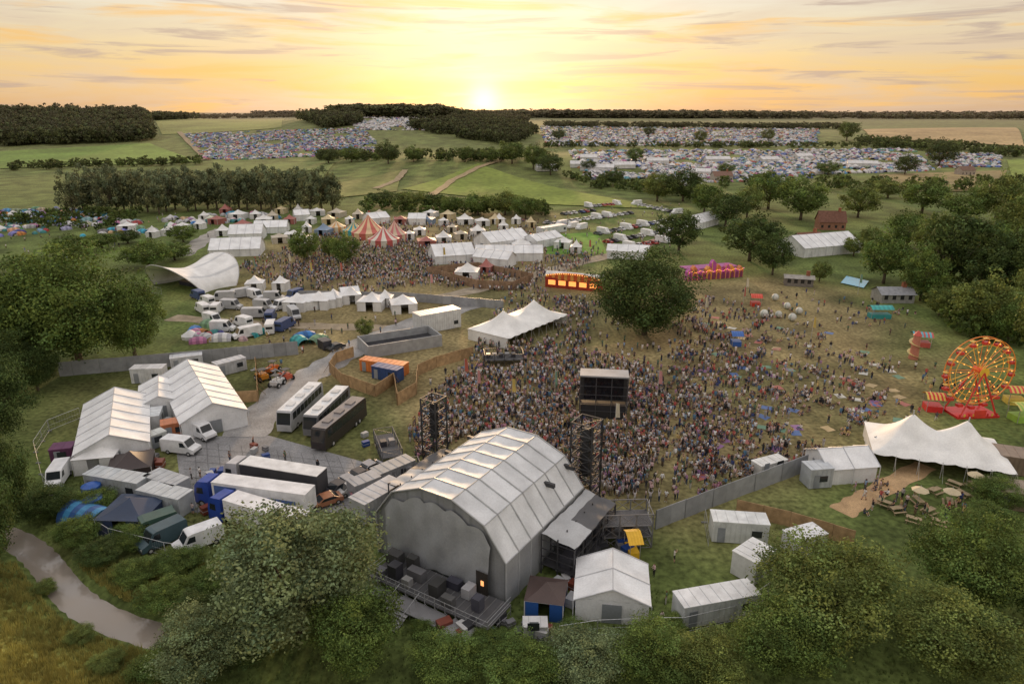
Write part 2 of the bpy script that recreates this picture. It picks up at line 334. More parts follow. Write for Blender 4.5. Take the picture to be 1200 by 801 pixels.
wood('woodland',[(300,135),(1300,137),(1300,141),(300,137)],1200,20,'dark','far ridge of trees',2.2)
wood('woodland',[(180,138),(340,135),(340,138),(180,141)],200,13,'dark','far ridge of trees',1.5)
wood('woodland',[(635,172),(1080,172),(1080,174),(635,173)],110,8,'mid','hedgerow between campsites',1.2)
wood('woodland',[(370,182),(640,186),(640,189),(370,189)],110,9,'mid','hedgerow below the campsite',1.1)
wood('woodland',[(430,240),(640,246),(640,254),(430,250)],60,7,'mid','hedgerow at the foot of the field',1.1)
wood('woodland',[(830,215),(1200,215),(1200,225),(850,225)],60,9,'mid','mixed trees behind the farm',1)
wood('woodland',[(1060,330),(1200,330),(1230,420),(1120,392)],50,6,'mid','undergrowth below the trees',1)
wood('woodland',[(0,262),(90,250),(200,255),(100,275)],40,6,'mid','hedge beside the camp',1)
wood('woodland',[(640,205),(840,228),(850,240),(700,222)],75,7,'mid','hedgerow above the parked cars',1.1)
wood('woodland',[(1000,165),(1200,178),(1200,186),(1000,170)],120,10,'mid','hedgerow on the far side',1.1)
wood('woodland',[(0,197),(235,190),(235,193),(0,201)],70,8,'mid','hedgerow below the hill field',1.1)
def tufts(name,n,region,hh,col):
    uv=[]; 
    while len(uv)<n:
        u=random.uniform(region[0],region[1]); v=random.uniform(region[2],region[3]); uv.append((u,v))
    p=PV(*zip(*uv)); p=p[p[:,2]>-.4]; n=len(p); m=MB((1,1,1))
    for i in range(7):
        a=i*.9; x,y=math.cos(a)*.12,math.sin(a)*.12; m.poly([(x-.04,y,0),(x+.04,y+.02,0),(x*2.4,y*2.4,random.uniform(.6,1))])
    c=np.array(col)*rng.uniform(.6,1.4,(n,1)); s_=hh*rng.uniform(.5,1.3,n)
    single(name,merge(name,[m.arrays()],np.zeros(n,int),p,rng.uniform(0,6,n),s_,c,'leaf'),kind='stuff',label='long rough grass on the bank',cat='grass')
tufts('long_grass',9000,(-40,240,660,830),.75,(.36,.33,.10))
tufts('long_grass',5000,(200,1220,690,830),.5,(.14,.19,.06))
tufts('long_grass',2500,(20,260,560,680),.45,(.15,.19,.06))

# ---------------- vehicles ----------------
def wheel(r=.45,w=.3):
    def f():
        m=MB((.03,.03,.03)); m.tube((0,-w/2,0),(0,w/2,0),r,14); m.tube((0,-w/2-.01,0),(0,w/2+.01,0),r*.55,10,c=(.4,.4,.4)); return m.mesh('wheel','rubber')
    return cache(('wheel',r,w),f)
def lorry(cab,box,L=16,stripe=None,roof=None):
    def f():
        pr=[]; h=L/2
        m=MB(cab); m.prism([(-h,.55),(-h,1.9),(-h+.25,3.2),(-h+.7,3.75),(-h+2.3,3.85),(-h+2.3,.55)],-1.22,1.22,'y'); m.box(-h+.1,-h+2.2,-1.23,1.23,.35,.6,(.05,.05,.05)); pr.append(('cab',m.mesh('cab','paint')))
        wins(pr,[[(-h-.012,-1.1,1.95),(-h-.012,1.1,1.95),(-h+.215,1.1,3.1),(-h+.215,-1.1,3.1)]],name='windscreen')
        wins(pr,[[(-h+.35,s*1.232,2.0),(-h+1.4,s*1.232,2.0),(-h+1.4,s*1.232,2.9),(-h+.5,s*1.232,2.9)] for s in (-1,1)])
        m=MB(box); m.box(-h+2.9,h,-1.27,1.27,1.15,4.0)
        m.box(-h+2.88,h+.02,-1.29,1.29,3.92,4.02,roof or box)
        if stripe: m.box(-h+3.2,-h+6.5,-1.275,1.275,1.5,3.6,stripe); m.box(h-5.5,h-1.5,-1.275,1.275,2.2,2.8,stripe)
        pr.append(('trailer',m.mesh('trailer','paint')))
        m=MB((.04,.04,.045)); m.box(-h+1.5,h-.2,-.5,.5,.7,1.13); m.box(h-.25,h-.1,-1.2,1.2,.45,.75); m.box(-h+5.5,-h+8.8,-1.2,1.2,.5,1.0); pr.append(('chassis',m.mesh('chassis','metal')))
        for x in (-h+.95,-h+3.8,h-4.6,h-3.3,h-2.0):
            for s in (-1,1): pr.append(('wheel',wheel(.5,.32),(x,s*1.06,.5)))
        for s in (-1,1): pr.append(('headlight',cache('hl',lambda:MB((.75,.75,.7)).box(-.04,.02,-.17,.17,-.1,.1).mesh('headlight','glass')),(-h,s*.9,.85)))
        return pr
    return cache(('lorry',cab,box,L,stripe,roof),f)
def coach(body,L=13.5,roof=None):
    def f():
        h=L/2; m=MB(body); m.prism([(-h,.4),(-h-.02,1.6),(-h+.45,3.6),(-h+.8,3.75),(h-.3,3.75),(h,3.4),(h,.4)],-1.25,1.25,'y'); m.box(-h+.7,h-.25,-1.22,1.22,3.75,3.8,roof or body)
        for i in range(3): m.box(-h+2.5+i*3.6,-h+4+i*3.6,-.6,.6,3.8,3.98,tuple(k*.8 for k in (roof or (.3,.3,.3))))
        pr=[('body',m.mesh('body','paint'))]
        for s in (-1,1): wins(pr,[[(x,s*1.256,2.1),(x+(L-1.6)/8-.12,s*1.256,2.1),(x+(L-1.6)/8-.12,s*1.256,3.3),(x,s*1.256,3.3)] for x in [-h+1.0+i*(L-1.6)/8 for i in range(8)]])
        wins(pr,[[(-h-.03,-1.15,1.6),(-h-.03,1.15,1.6),(-h+.42,1.15,3.5),(-h+.42,-1.15,3.5)]],name='windscreen')
        for x in (-h+2.4,h-3.8,h-2.6):
            for s in (-1,1): pr.append(('wheel',wheel(.5,.32),(x,s*1.1,.5)))
        return pr
    return cache(('coach',body,L,roof),f)
def van(col,L=5.6,hh=2.5):
    def f():
        h=L/2; m=MB(col); m.prism([(-h,.4),(-h,1.05),(-h+.9,1.35),(-h+1.55,hh-.1),(-h+2,hh),(h-.1,hh),(h,hh-.2),(h,.4)],-1,1,'y'); m.box(-h-.05,-h+.15,-.95,.95,.35,.6,(.05,.05,.05)); pr=[('body',m.mesh('body','paint'))]
        wins(pr,[[(-h+.9,-.88,1.42),(-h+.9,.88,1.42),(-h+1.47,.84,hh-.16),(-h+1.47,-.84,hh-.16)]],name='windscreen')
        wins(pr,[[(-h+1.2,s*1.006,1.4),(-h+2.3,s*1.006,1.4),(-h+2.3,s*1.006,hh-.35),(-h+1.65,s*1.006,hh-.35)] for s in (-1,1)]+[[(h+.006,-.8,1.5),(h+.006,.8,1.5),(h+.006,.8,2.1),(h+.006,-.8,2.1)]])
        for x in (-h+.95,h-1.1):
            for s in (-1,1): pr.append(('wheel',wheel(.36,.24),(x,s*.9,.36)))
        for s in (-1,1): pr.append(('headlight',cache('hl2',lambda:MB((.75,.75,.7)).box(-.03,.03,-.13,.13,-.09,.09).mesh('headlight','glass')),(-h,s*.78,.85)))
        return pr
    return cache(('van',col,L,hh),f)
def car(col):
    def f():
        m=MB(col); m.prism([(-2.1,.35),(-2.15,.75),(-1.3,.95),(-.6,1.42),(.8,1.45),(1.6,1.0),(2.1,.9),(2.12,.35)],-.88,.88,'y'); pr=[('body',m.mesh('body','paint'))]
        wins(pr,[[(-1.31,-.75,1.0),(-1.31,.75,1.0),(-.67,.7,1.43),(-.67,-.7,1.43)]],name='windscreen')
        wins(pr,[[(1.6,-.72,1.03),(1.6,.72,1.03),(.86,.68,1.47),(.86,-.68,1.47)]]+[[(-1.05,s*.886,1.0),(1.35,s*.886,1.0),(.75,s*.886,1.38),(-.55,s*.886,1.38)] for s in (-1,1)])
        for x in (-1.3,1.3):
            for s in (-1,1): pr.append(('wheel',wheel(.32,.22),(x,s*.8,.32)))
        return pr
    return cache(('car',col),f)
WH=(.74,.75,.77); BL=(.02,.06,.33); BK=(.02,.02,.022); GY=(.42,.43,.44)
def veh(name,proto,u1,v1,u2,v2,label,cat,L=None,grp=None,occ=4):
    c,a,l=axis(u1,v1,u2,v2); c.z=.06
    return spawn(name,proto,c,a,label,cat,grp,occ=occ)
veh('lorry',lorry(BL,WH,16.5,(.08,.14,.36)),236,587,368,606,'white articulated trailer with blue cab on the trackway','lorry')
veh('lorry',lorry(BL,WH,14.5),262,608,350,636,'second blue cab lorry with plain white trailer','lorry')
veh('lorry',lorry((.5,.5,.52),(.05,.05,.055),15,None,(.72,.73,.74)),278,566,372,582,'dark trailer with pale roof beside white lorry','lorry')
veh('coach',coach((.40,.41,.43),13.5,(.77,.78,.79)),334,508,372,470,'grey coach with white roof parked on the trackway','coach')
veh('coach',coach((.16,.16,.17),13.5,(.75,.76,.77)),364,514,404,474,'dark grey coach with white roof beside other coaches','coach')
veh('coach',coach((.035,.028,.028),13.5,(.22,.2,.2)),372,531,424,487,'black tour coach parked on the trackway','coach')
for (u,v,u2,v2,c,t) in [(398,573,416,565,(.35,.36,.38),'silver'),(412,565,430,557,(.05,.05,.06),'black'),(388,580,405,571,(.04,.04,.05),'black'),(385,412,402,407,(.05,.05,.05),'black'),(402,580,420,573,(.5,.5,.5),'pale grey'),(425,556,440,549,(.3,.3,.32),'grey'),(374,594,392,588,(.35,.15,.08),'copper')]:
    veh('car',car(c),u,v,u2,v2,t+' car parked on the trackway','car',occ=2.5,grp='cars parked backstage')
for (u,v,u2,v2,c,t) in [(212,648,255,632,WH,'white'),(160,632,200,618,(.05,.10,.08),'dark green'),(232,532,195,528,WH,'white'),(64,574,76,556,WH,'white'),(176,644,206,630,(.05,.09,.11),'dark teal'),(245,515,228,508,WH,'white')]:
    veh('van',van(c),u,v,u2,v2,t+' van parked in the backstage yard','van',occ=3)
for (u,v) in [(243,357),(262,352),(280,349),(250,379),(300,372),(318,375),(262,388),(335,385),(300,350),(322,352),(290,395),(318,388),(238,366),(272,362),(345,372),(345,350),(232,350),(255,366),(285,382),(310,362),(330,362)]:
    p=P(u,v); c=random.choice([WH,WH,WH,(.45,.46,.48),(.05,.08,.2)]); spawn('camper_van',van(c,random.choice([5.6,6.6]),2.7),(p.x,p.y,0),random.uniform(0,6.28),'%s camper van parked on the grass'%('white' if c==WH else 'dark' if c[0]<.1 else 'silver'),'camper van','camper vans on the grass',occ=3)
carcols=[(.6,.6,.62),(.3,.31,.33),(.03,.03,.04),(.35,.03,.03),(.03,.06,.2),(.7,.7,.7),(.1,.11,.12)]
def carlow(c):
    def f():
        m=MB(c); m.prism([(-2.1,.3),(-2.15,.75),(-1.3,.95),(-.6,1.45),(.8,1.5),(1.6,1.0),(2.1,.9),(2.12,.3)],-.88,.88,'y'); g_=(.02,.025,.03)
        for s in (-1,1): m.poly([(-1.05,s*.89,1.0),(1.35,s*.89,1.0),(.75,s*.89,1.38),(-.55,s*.89,1.38)],g_)
        m.poly([(-1.31,-.75,1.0),(-1.31,.75,1.0),(-.66,.7,1.44),(-.66,-.7,1.44)],g_)
        for x in (-1.3,1.3):
            for s in (-1,1): m.tube((x,s*.7,.32),(x,s*.9,.32),.32,8,(.03,.03,.03))
        return [('parked_car',m.mesh('car','paint'))]
    return cache(('carlow',c),f)
rows=[((655,262),(745,250),13),((700,275),(790,258),14),((712,285),(800,268),12),((730,292),(800,280),8),((690,243),(728,240),7),((640,262),(690,270),6),((745,240),(800,252),9),((660,252),(700,247),6),((760,212),(840,222),12)]
for a,b,n in rows:
    A,B=P(*a),P(*b); d=B-A; yw=math.atan2(d.y,d.x)+math.pi/2
    for i in range(n):
        q=A.lerp(B,(i+random.uniform(-.2,.2))/n); cc=random.choice(carcols)
        if random.random()<.25:
            pr=cache(('vanlow',),lambda:[('camper_van',MB(WH).prism([(-3,.3),(-3,1.1),(-2.2,1.4),(-1.6,2.6),(3,2.7),(3,.3)],-1.05,1.05,'y').mesh('v','paint'))]); spawn('camper_van',pr,(q.x,q.y,float(H(q.x,q.y))),yw,'white camper van in the car park field','camper van','vehicles parked in the field')
        else: spawn('parked_car',carlow(cc),(q.x,q.y,float(H(q.x,q.y))),yw+random.uniform(-.1,.1),'car parked in a row on the field','car','vehicles parked in the field')

# ---------------- cabins and tents ----------------
def cabin(L=6,W=2.5,h=2.6,col=(.5,.52,.54),rc=None):
    def f():
        m=MB(col); m.box(-L/2,L/2,-W/2,W/2,.12,h)
        n=int(L/.6)
        for i in range(n):
            x=-L/2+.3+i*(L-.6)/max(n-1,1)
            for s in (-1,1): m.box(x-.08,x+.08,min(s*W/2,s*(W/2+.04)),max(s*W/2,s*(W/2+.04)),.3,h-.15,tuple(k*.9 for k in col))
        rc_=rc or tuple(min(.8,k*1.2) for k in col); m2=MB(rc_).box(-L/2-.06,L/2+.06,-W/2-.06,W/2+.06,h,h+.12)
        for i in range(max(2,int(L/1.2))): x=-L/2+.5+i*1.2; m2.box(x,x+.06,-W/2,W/2,h+.12,h+.15,tuple(k*.75 for k in rc_))
        pr=[('wall',m.mesh('wall','paint')),('roof',m2.mesh('roof','paint'))]
        pr.append(('door',MB((.25,.27,.3)).box(-L/2+.6,-L/2+1.5,-W/2-.07,-W/2-.045,.15,2.15).mesh('door','paint')))
        m=MB((.03,.035,.04)); m.box(L/2-2,L/2-.8,-W/2-.08,-W/2-.045,1.1,2.0); pr.append(('window',m.mesh('window','glass')))
        return pr
    return cache(('cabin',L,W,h,col,rc),f)
def cab(u1,v1,u2,v2,L=None,W=2.5,h=2.7,col=(.5,.52,.54),rc=None,label='grey site cabin with flat roof on the ground',name='site_cabin'):
    c,a,l=axis(u1,v1,u2,v2); L=round(L or l,1)
    return spawn(name,cabin(L,W,h,col,rc),c,a,label,'cabin',occ=max(L,W)*.55)
def frame_tent(L,W,eave,ridge,col=(.80,.81,.82),bays=5,wall=None,open_=False):
    def f():
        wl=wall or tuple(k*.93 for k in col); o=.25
        m=MB(col); n=bays
        for s in (-1,1):
            def fn(a,b,s=s):
                x=-L/2-o+a*(L+2*o); t=b; sag=.18*math.sin(math.pi*((a*n)%1 if a<1 else 0))*(math.sin(math.pi*t))
                return (x,s*(W/2+o)*(1-t),(eave-.1)*(1-t)+ridge*t-sag)
            m.grid(fn,n*6,4)
        roof=m.mesh('roof','cloth',True)
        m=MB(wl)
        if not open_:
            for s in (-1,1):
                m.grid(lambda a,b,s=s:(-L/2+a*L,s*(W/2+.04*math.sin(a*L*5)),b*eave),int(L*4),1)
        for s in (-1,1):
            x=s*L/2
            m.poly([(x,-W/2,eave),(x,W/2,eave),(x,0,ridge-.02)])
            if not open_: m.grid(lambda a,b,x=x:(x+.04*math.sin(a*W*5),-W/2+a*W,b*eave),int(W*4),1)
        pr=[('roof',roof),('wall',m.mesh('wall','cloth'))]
        m=MB((.5,.51,.53))
        for i in range(n+1):
            x=-L/2-o+i*(L+2*o)/n
            for s in (-1,1): m.tube((x,s*(W/2+o),eave-.07),(x,0,ridge+.03),.07,5); m.tube((x,s*(W/2+o),0),(x,s*(W/2+o),eave-.07),.06,5)
        m.tube((-L/2-o,0,ridge),(L/2+o,0,ridge),.06,5)
        pr.append(('frame',m.mesh('frame','paint')))
        if not open_:
            m=MB((.25,.27,.29)); m.box(-L/2-.08,-L/2-.05,-1,1,0.02,min(2.3,eave-.2)); pr.append(('door',m.mesh('door','cloth')))
        return pr
    return cache(('ft',L,W,eave,ridge,col,bays,wall,open_),f)
def tent(u1,v1,u2,v2,W,eave=2.6,ridge=4.6,L=None,col=(.80,.81,.82),bays=None,label='white frame marquee with ridged roof',open_=False,wall=None,name='marquee'):
    c,a,l=axis(u1,v1,u2,v2); L=round(L or l,1)
    return spawn(name,frame_tent(L,W,eave,ridge,col,bays or max(2,int(L/3.2)),wall,open_),c,a,label,'marquee',occ=max(L,W)*.55)
def pagoda(S=5,eave=2.4,peak=5,col=(.78,.78,.78),wall=True,wc=None):
    def f():
        m=MB(col)
        for k in range(4):
            a=k*math.pi/2; R=Matrix.Rotation(a,3,'Z')
            def fn(p,q):
                t=q; hw=S/2*1.04*(1-t); x=hw; y=(p*2-1)*hw; z=eave+(peak-eave)*(t**1.7); return R@Vector((x,y,z))
            m.grid(fn,4,6)
        pr=[('roof',m.mesh('roof','cloth',True))]
        m=MB((.6,.6,.6)); k_=S/2; cs=[(-k_,-k_),(k_,-k_),(k_,k_),(-k_,k_)]
        for i in range(4): m.tube((*cs[i],0),(*cs[i],eave),.06,5); m.tube((*cs[i],eave-.05),(*cs[(i+1)%4],eave-.05),.04,4)
        pr.append(('frame',m.mesh('frame','paint')))
        if wall:
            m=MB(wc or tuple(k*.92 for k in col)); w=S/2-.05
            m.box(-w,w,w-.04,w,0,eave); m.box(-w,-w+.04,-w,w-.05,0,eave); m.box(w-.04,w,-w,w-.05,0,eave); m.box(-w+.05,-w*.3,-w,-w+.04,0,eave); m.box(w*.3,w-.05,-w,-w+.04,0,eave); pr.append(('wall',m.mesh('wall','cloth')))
        return pr
    return cache(('pag',S,eave,peak,col,wall,wc),f)
def pag(u,v,S=5,eave=2.4,peak=5,col=(.78,.78,.78),wall=True,wc=None,yaw=None,label='white pagoda tent with pointed roof',group=None):
    p=P(u,v); return spawn('pagoda_tent',pagoda(S,eave,peak,col,wall,wc),p,random.uniform(-.4,.4) if yaw is None else yaw,label,'tent',group,occ=S*.6)
tent(135,549,141,484,9.6,3,5.2,L=20,label='long white frame marquee with ribbed roof beside cabins')
tent(252,503,226,455,10,3,5.4,L=24,label='long white marquee at the edge of the trackway')
tent(190,490,190,465,6.5,2.8,4.2,label='small white marquee between two larger ones')
pag(120,545,5.5,2.6,4.2,label='white annex tent joined to a marquee'); 
cab(113,572,170,582,9,2.6,2.8,(.42,.45,.47)); cab(176,572,222,588,6,2.6,2.8,(.36,.38,.40)); cab(222,602,172,590,7,2.6,2.8,(.42,.45,.47))
cab(425,610,462,588,7,3,3.2,(.38,.39,.41)); cab(445,570,478,556,6,2.5,2.6,(.28,.29,.3)); cab(415,585,440,575,4,2.4,2.6,(.3,.31,.33))
cab(160,447,193,446,6,2.5,3,(.6,.62,.65),label='pale cabin block with air units'); cab(196,512,218,508,4,2.4,2.6,(.45,.16,.07),label='rust orange storage container',name='storage_container')
cab(180,505,184,495,4,2.4,2.7,(.55,.58,.6)); cab(176,525,190,520,3,2,2.3,(.5,.52,.5)); cab(205,432,235,428,6,2.5,2.6,(.5,.52,.55)); cab(255,440,285,432,6,2.4,2.6,(.45,.46,.48))
cab(68,540,86,538,3,2.4,2.4,(.12,.04,.10),label='purple storage box near the fence',name='storage_container')
pag(158,612,6,2.3,3.7,(.03,.05,.10),wc=(.03,.05,.12),label='navy blue pop-up tent with dark roof'); pag(157,556,5.5,2.3,3.9,(.05,.035,.035),label='dark brown pop-up gazebo with pointed roof')
pag(640,712,4.0,2.3,3.4,(.07,.045,.04),wc=(.02,.09,.32),label='pop-up gazebo with brown roof and blue walls')
m=MB((.04,.17,.36))
m.grid(lambda a,b:((a-.5)*6,math.cos(b*math.pi)*2.2,math.sin(b*math.pi)*2.3),6,10,c=lambda a,b:(.06,.26,.5) if a%2 else (.03,.1,.3))
for s in (-3,3): m.poly([(s,math.cos(b*math.pi/10)*2.2,math.sin(b*math.pi/10)*2.3) for b in range(11)],(.04,.15,.32))
pt=[('shelter',m.mesh('shelter','cloth'))]
for q in [(88,605,120,615)]:
    c,a,l=axis(*q); spawn('tunnel_tent',pt,c,a,'blue striped tunnel tent beside the fence','tent')
def tank(): 
    m=MB((.02,.1,.4)); m.tube((0,0,0),(0,0,2.2),1.2,16); m.tube((0,0,2.2),(0,0,2.5),1.2,16,r2=.5); return [('water_tank',m.mesh('tank','paint'))]
for uv in [(110,585),(112,600)]: spawn('water_tank',cache('tank',tank),P(*uv),0,'blue plastic water tank beside cabin','tank')
tent(716,728,716,683,7.4,2.7,4.3,L=6.5,bays=2,label='white square marquee on the grass behind stage')
cab(793,728,880,712,8.6,2.6,2.7,(.58,.6,.62),label='long white cabin on the grass'); cab(835,628,893,632,6.6,2.6,2.9,(.6,.62,.62),label='white container cabin inside the fence'); cab(868,680,893,662,4,3,3,(.62,.63,.63),label='white square cabin by trees')
cab(922,650,958,640,4.5,2.5,2.6,(.62,.63,.65)); cab(942,568,968,566,3.4,2.5,3,(.42,.45,.48),label='grey cabin at the end of the fence')
cab(612,742,642,742,2.4,1.5,1.4,(.5,.5,.5),label='small grey generator box'); 
tent(955,556,1010,552,6,2.6,4.2,label='white marquee beside the grey hoarding')
cab(885,556,915,548,5,2,1.8,(.6,.6,.58),label='low white serving counter',name='kiosk')
cab(1160,546,1200,552,7,4,2.8,(.20,.15,.11),label='dark brown bar hut behind the marquee',name='bar_hut'); cab(1168,588,1230,596,8,4,2.6,(.22,.17,.12),label='dark flat-roofed bar hut by tables',name='bar_hut'); 
def peaked(L,W,eave,peaks,pk,col=(.82,.82,.8)):
    m=MB(col); hw=W/2; n=len(peaks)
    def z(x,y):
        e=min(1,(hw-abs(y))/hw); e2=min(1,(L/2-abs(x))/(hw)); base=eave+(pk-eave)*.42*min(e,e2)
        b=0
        for px in peaks: d=math.hypot(x-px,y); b=max(b,max(0,1-d/(hw*1.05))**2.2)
        return base+(pk-eave)*.62*b
    def sh(a,b):
        x=(a-.5)*L;y=(b-.5)*W; return (x,y,z(x,y)-(.25*abs(math.sin(a*L*1.2)) if b in(0,1) else 0))
    m.grid(sh,int(L*2),int(W*2)); pr=[('roof',m.mesh('roof','cloth',True))]
    m=MB(tuple(k*.93 for k in col))
    m.grid(lambda a,b:((a-.5)*(L-.4),(hw-.2+.05*math.sin(a*L*4)),.05+b*(eave-.1)),int(L*3),1)
    for s in (-1,1): m.grid(lambda a,b,s=s:(s*(L/2-.2+.05*math.sin(a*W*4)),(a-.5)*(W-.4),.05+b*(eave-.1)),int(W*3),1)
    pr.append(('wall',m.mesh('wall','cloth')))
    k=int(L/3)
    for i in range(k+1): pr.append(('pole',MB((.5,.5,.5)).tube((-L/2+.1+i*(L-.2)/k,-hw+.1,0),(-L/2+.1+i*(L-.2)/k,-hw+.1,eave),.05,5).mesh('pole','metal'))); pr.append(('guy_rope',MB((.6,.6,.55)).tube((-L/2+i*L/k,-hw,eave),(-L/2+i*L/k,-hw-1.6,0),.02,3).mesh('rope','cloth')))
    for px in peaks: pr.append(('king_pole',MB((.5,.5,.5)).tube((px,0,0),(px,0,pk+.5),.1,6).mesh('pole','metal')))
    return pr
c,a,l=axis(1040,533,1150,549); spawn('marquee',peaked(18,11.5,2.5,(-3.6,3.6),7.2),c+Vector((0,.5,0)),a,'large white marquee with pointed peaks','marquee',occ=12)
c,a,l=axis(560,408,650,372); spawn('marquee',peaked(24,12,2.7,(-6,6),6.6),c,a,'large open white canopy over the bar in the crowd','marquee',occ=9)
cab(484,391,540,380,11,4,4.6,(.6,.62,.63),(.75,.76,.76),label='two-storey white cabin block by the road'); 
cab(628,276,664,270,15,4,3,(.62,.64,.66),label='long white cabin on the village field')
cab(388,412,374,404,3,2,2,(.05,.05,.06),label='small dark generator on the grass',name='generator')
cab(440,441,470,447,6,2.4,2.6,(.03,.07,.2),label='blue container inside the timber compound',name='storage_container')
cab(424,432,478,440,10,2.4,2.4,(.6,.19,.05),label='orange-red container inside the timber compound',name='storage_container')
def machine(c):
    def f():
        m=MB(c); m.box(-1.5,1.2,-.8,.8,.5,1.3); m.box(-.4,.8,-.7,.7,1.3,1.5); pr=[('body',m.mesh('body','paint'))]
        m=MB((.04,.04,.04)); m.tube((-.4,.6,1.3),(-.4,.6,2.3),.05,4); m.tube((.8,.6,1.3),(.8,.6,2.3),.05,4); m.tube((-.4,-.6,1.3),(-.4,-.6,2.3),.05,4); m.tube((.8,-.6,1.3),(.8,-.6,2.3),.05,4); m.box(-.5,.9,-.7,.7,2.3,2.38); pr.append(('cab',m.mesh('cab','paint')))
        m=MB((.3,.3,.3)); m.tube((1.0,0,1.2),(-3.4,0,1.6),.14,5); m.box(-4.2,-3.3,-.5,.5,1.0,1.15); pr.append(('boom',m.mesh('boom','metal')))
        for x in (-1,1):
            for s in (-1,1): pr.append(('wheel',wheel(.5,.3),(x,s*.95,.5)))
        return pr
    return cache(('mach',c),f)
for (u,v,c,t) in [(320,436,(.6,.14,.02),'orange'),(325,452,(.6,.6,.6),'white'),(335,445,(.5,.1,.05),'red'),(308,445,(.6,.24,.03),'orange')]:
    spawn('telehandler',machine(c),P(u,v),random.uniform(0,6),t+' telehandler parked beside the road','telehandler','plant machines by the road',occ=2.5)
def saddle():
    m=MB((.8,.8,.79)); W,Hh,L=24,8.6,24
    def fn(a,b):
        th=a*math.pi; t=b*2-1; s=math.sin(th); x=W/2*math.cos(th)*(1-.14*(1-t*t)); z=Hh*(s**.95)*(.66+.34*abs(t)**1.6); y=t*L/2*(.5+.5*s); return (y,x,z)
    m.grid(fn,28,24,c=lambda a,b:(.8,.8,.79) if a%7 else (.62,.63,.64)); pr=[('canopy',m.mesh('canopy','cloth',True))]
    for b in (0,1):
        m=MB((.5,.5,.5))
        for i in range(28): m.tube(fn(i/28,b),fn((i+1)/28,b),.14,6)
        pr.append(('arch_frame',m.mesh('frame','metal')))
    m=MB((.04,.04,.05)); m.box(-2,4,-5,5,0,1.2); pr.append(('deck',m.mesh('deck','wood'))); return pr
c,a,l=axis(194,338,262,330); spawn('saddle_tent',saddle(),c,a+.5,'broad white draped tent with arched openings','tent',occ=10,s=.95)
for (u,v,w,c) in [(375,360,6,0),(392,357,5,0),(350,362,6,0),(412,354,5,0),(437,361,6.5,0),(473,364,6.5,0),(452,358,4,0),(330,340,4,0),(300,340,5,0)]: pag(u,v,w,2.6,4.6,label='white pagoda tent in the traders row',group='white pagoda tents')
tent(352,362,392,358,5,2.5,4,label='white marquee beside the camper vans'); tent(400,352,420,350,5,2.4,3.8)
for q,W,e,r in [((250,298,308,296),12,2.8,6),((272,280,310,279),11,3,6),((300,272,338,271),9,2.8,5),((506,306,552,303),13,3,6),((558,303,635,303),9,3,5),((565,292,610,286),12,3.5,6.5),((620,290,650,284),8,3,5),((712,300,760,302),9,3,4.6),((925,298,990,292),14,3.5,7),((810,268,832,262),8,3,6),((560,308,600,312),7,3,5),((430,262,452,260),10,3,5),((345,258,362,257),8,3,5),((480,262,500,262),8,3,5)]:
    tent(*q,W,e,r,label='white festival marquee on the village field')
for (u,v) in [(328,284),(345,280),(310,262),(285,268),(340,262),(262,276),(365,262),(385,262),(500,262),(520,264),(545,262),(565,264),(585,262),(605,262),(622,266),(540,280),(560,276),(515,300),(470,262),(600,278),(492,275),(395,254),(372,252),(350,250),(235,268),(255,262),(330,250),(660,290),(675,296),(570,320),(548,325),(580,262),(590,270),(445,254),(530,272),(300,256),(320,258),(410,262),(420,256),(505,254),(525,256),(610,292),(640,282),(200,275),(215,270),(180,278),(150,270),(280,256),(265,250),(360,272),(380,275),(355,285),(480,280),(500,288),(520,284),(575,290),(240,258)]:
    c=random.choice([(.75,.75,.74)]*6+[(.6,.5,.3),(.35,.12,.1),(.2,.28,.4),(.5,.45,.36)]); pag(u,v,random.choice([4,5,6,7]),2.5,random.choice([3.8,4.4,5]),c,label='%s trader tent with pointed roof in the village'%('white' if c[0]>.7 else 'coloured'),group='trader tents in the village')
def stripes(R,eave,pk,c1,c2,n=16):
    def f():
        m=MB(); 
        def rf(a,b): an=a*2*math.pi; r=R*(1-b); return (math.cos(an)*r,math.sin(an)*r,eave+(pk-eave)*b**1.5)
        m.grid(rf,n*2,6,c=lambda a,b:c1 if (a//2)%2 else c2); pr=[('roof',m.mesh('roof','cloth'))]
        m=MB(); m.grid(lambda a,b:(math.cos(a*6.2832)*R*.97,math.sin(a*6.2832)*R*.97,b*eave),n*2,1,c=lambda a,b:c1 if (a//2)%2 else c2); pr.append(('wall',m.mesh('wall','cloth')))
        m=MB((.5,.5,.5)); m.tube((0,0,0),(0,0,pk+1.5),.1,5); pr.append(('pole',m.mesh('pole','metal'))); m=MB(c1); m.poly([(0,0,pk+1.5),(1.3,.1,pk+1.2),(0,0,pk+.8)]); pr.append(('flag',m.mesh('flag','cloth'))); return pr
    return cache(('st',R,c1,c2,pk),f)
for (u,v,R,pk,c1,c2,t) in [(433,278,7.5,9.5,(.5,.12,.09),(.65,.48,.28),'red and cream'),(450,287,6.2,7.5,(.48,.10,.09),(.66,.62,.54),'red and white'),(463,281,5,8,(.55,.18,.18),(.6,.48,.34),'pink and cream'),(415,276,4.5,6,(.05,.33,.38),(.7,.5,.2),'teal and yellow'),(395,272,4,5,(.62,.33,.12),(.68,.6,.44),'orange and cream')]:
    spawn('circus_tent',stripes(R,2.6,pk,c1,c2),P(u,v),0,t+' striped circus tent with flag','tent','striped circus tents',occ=R)
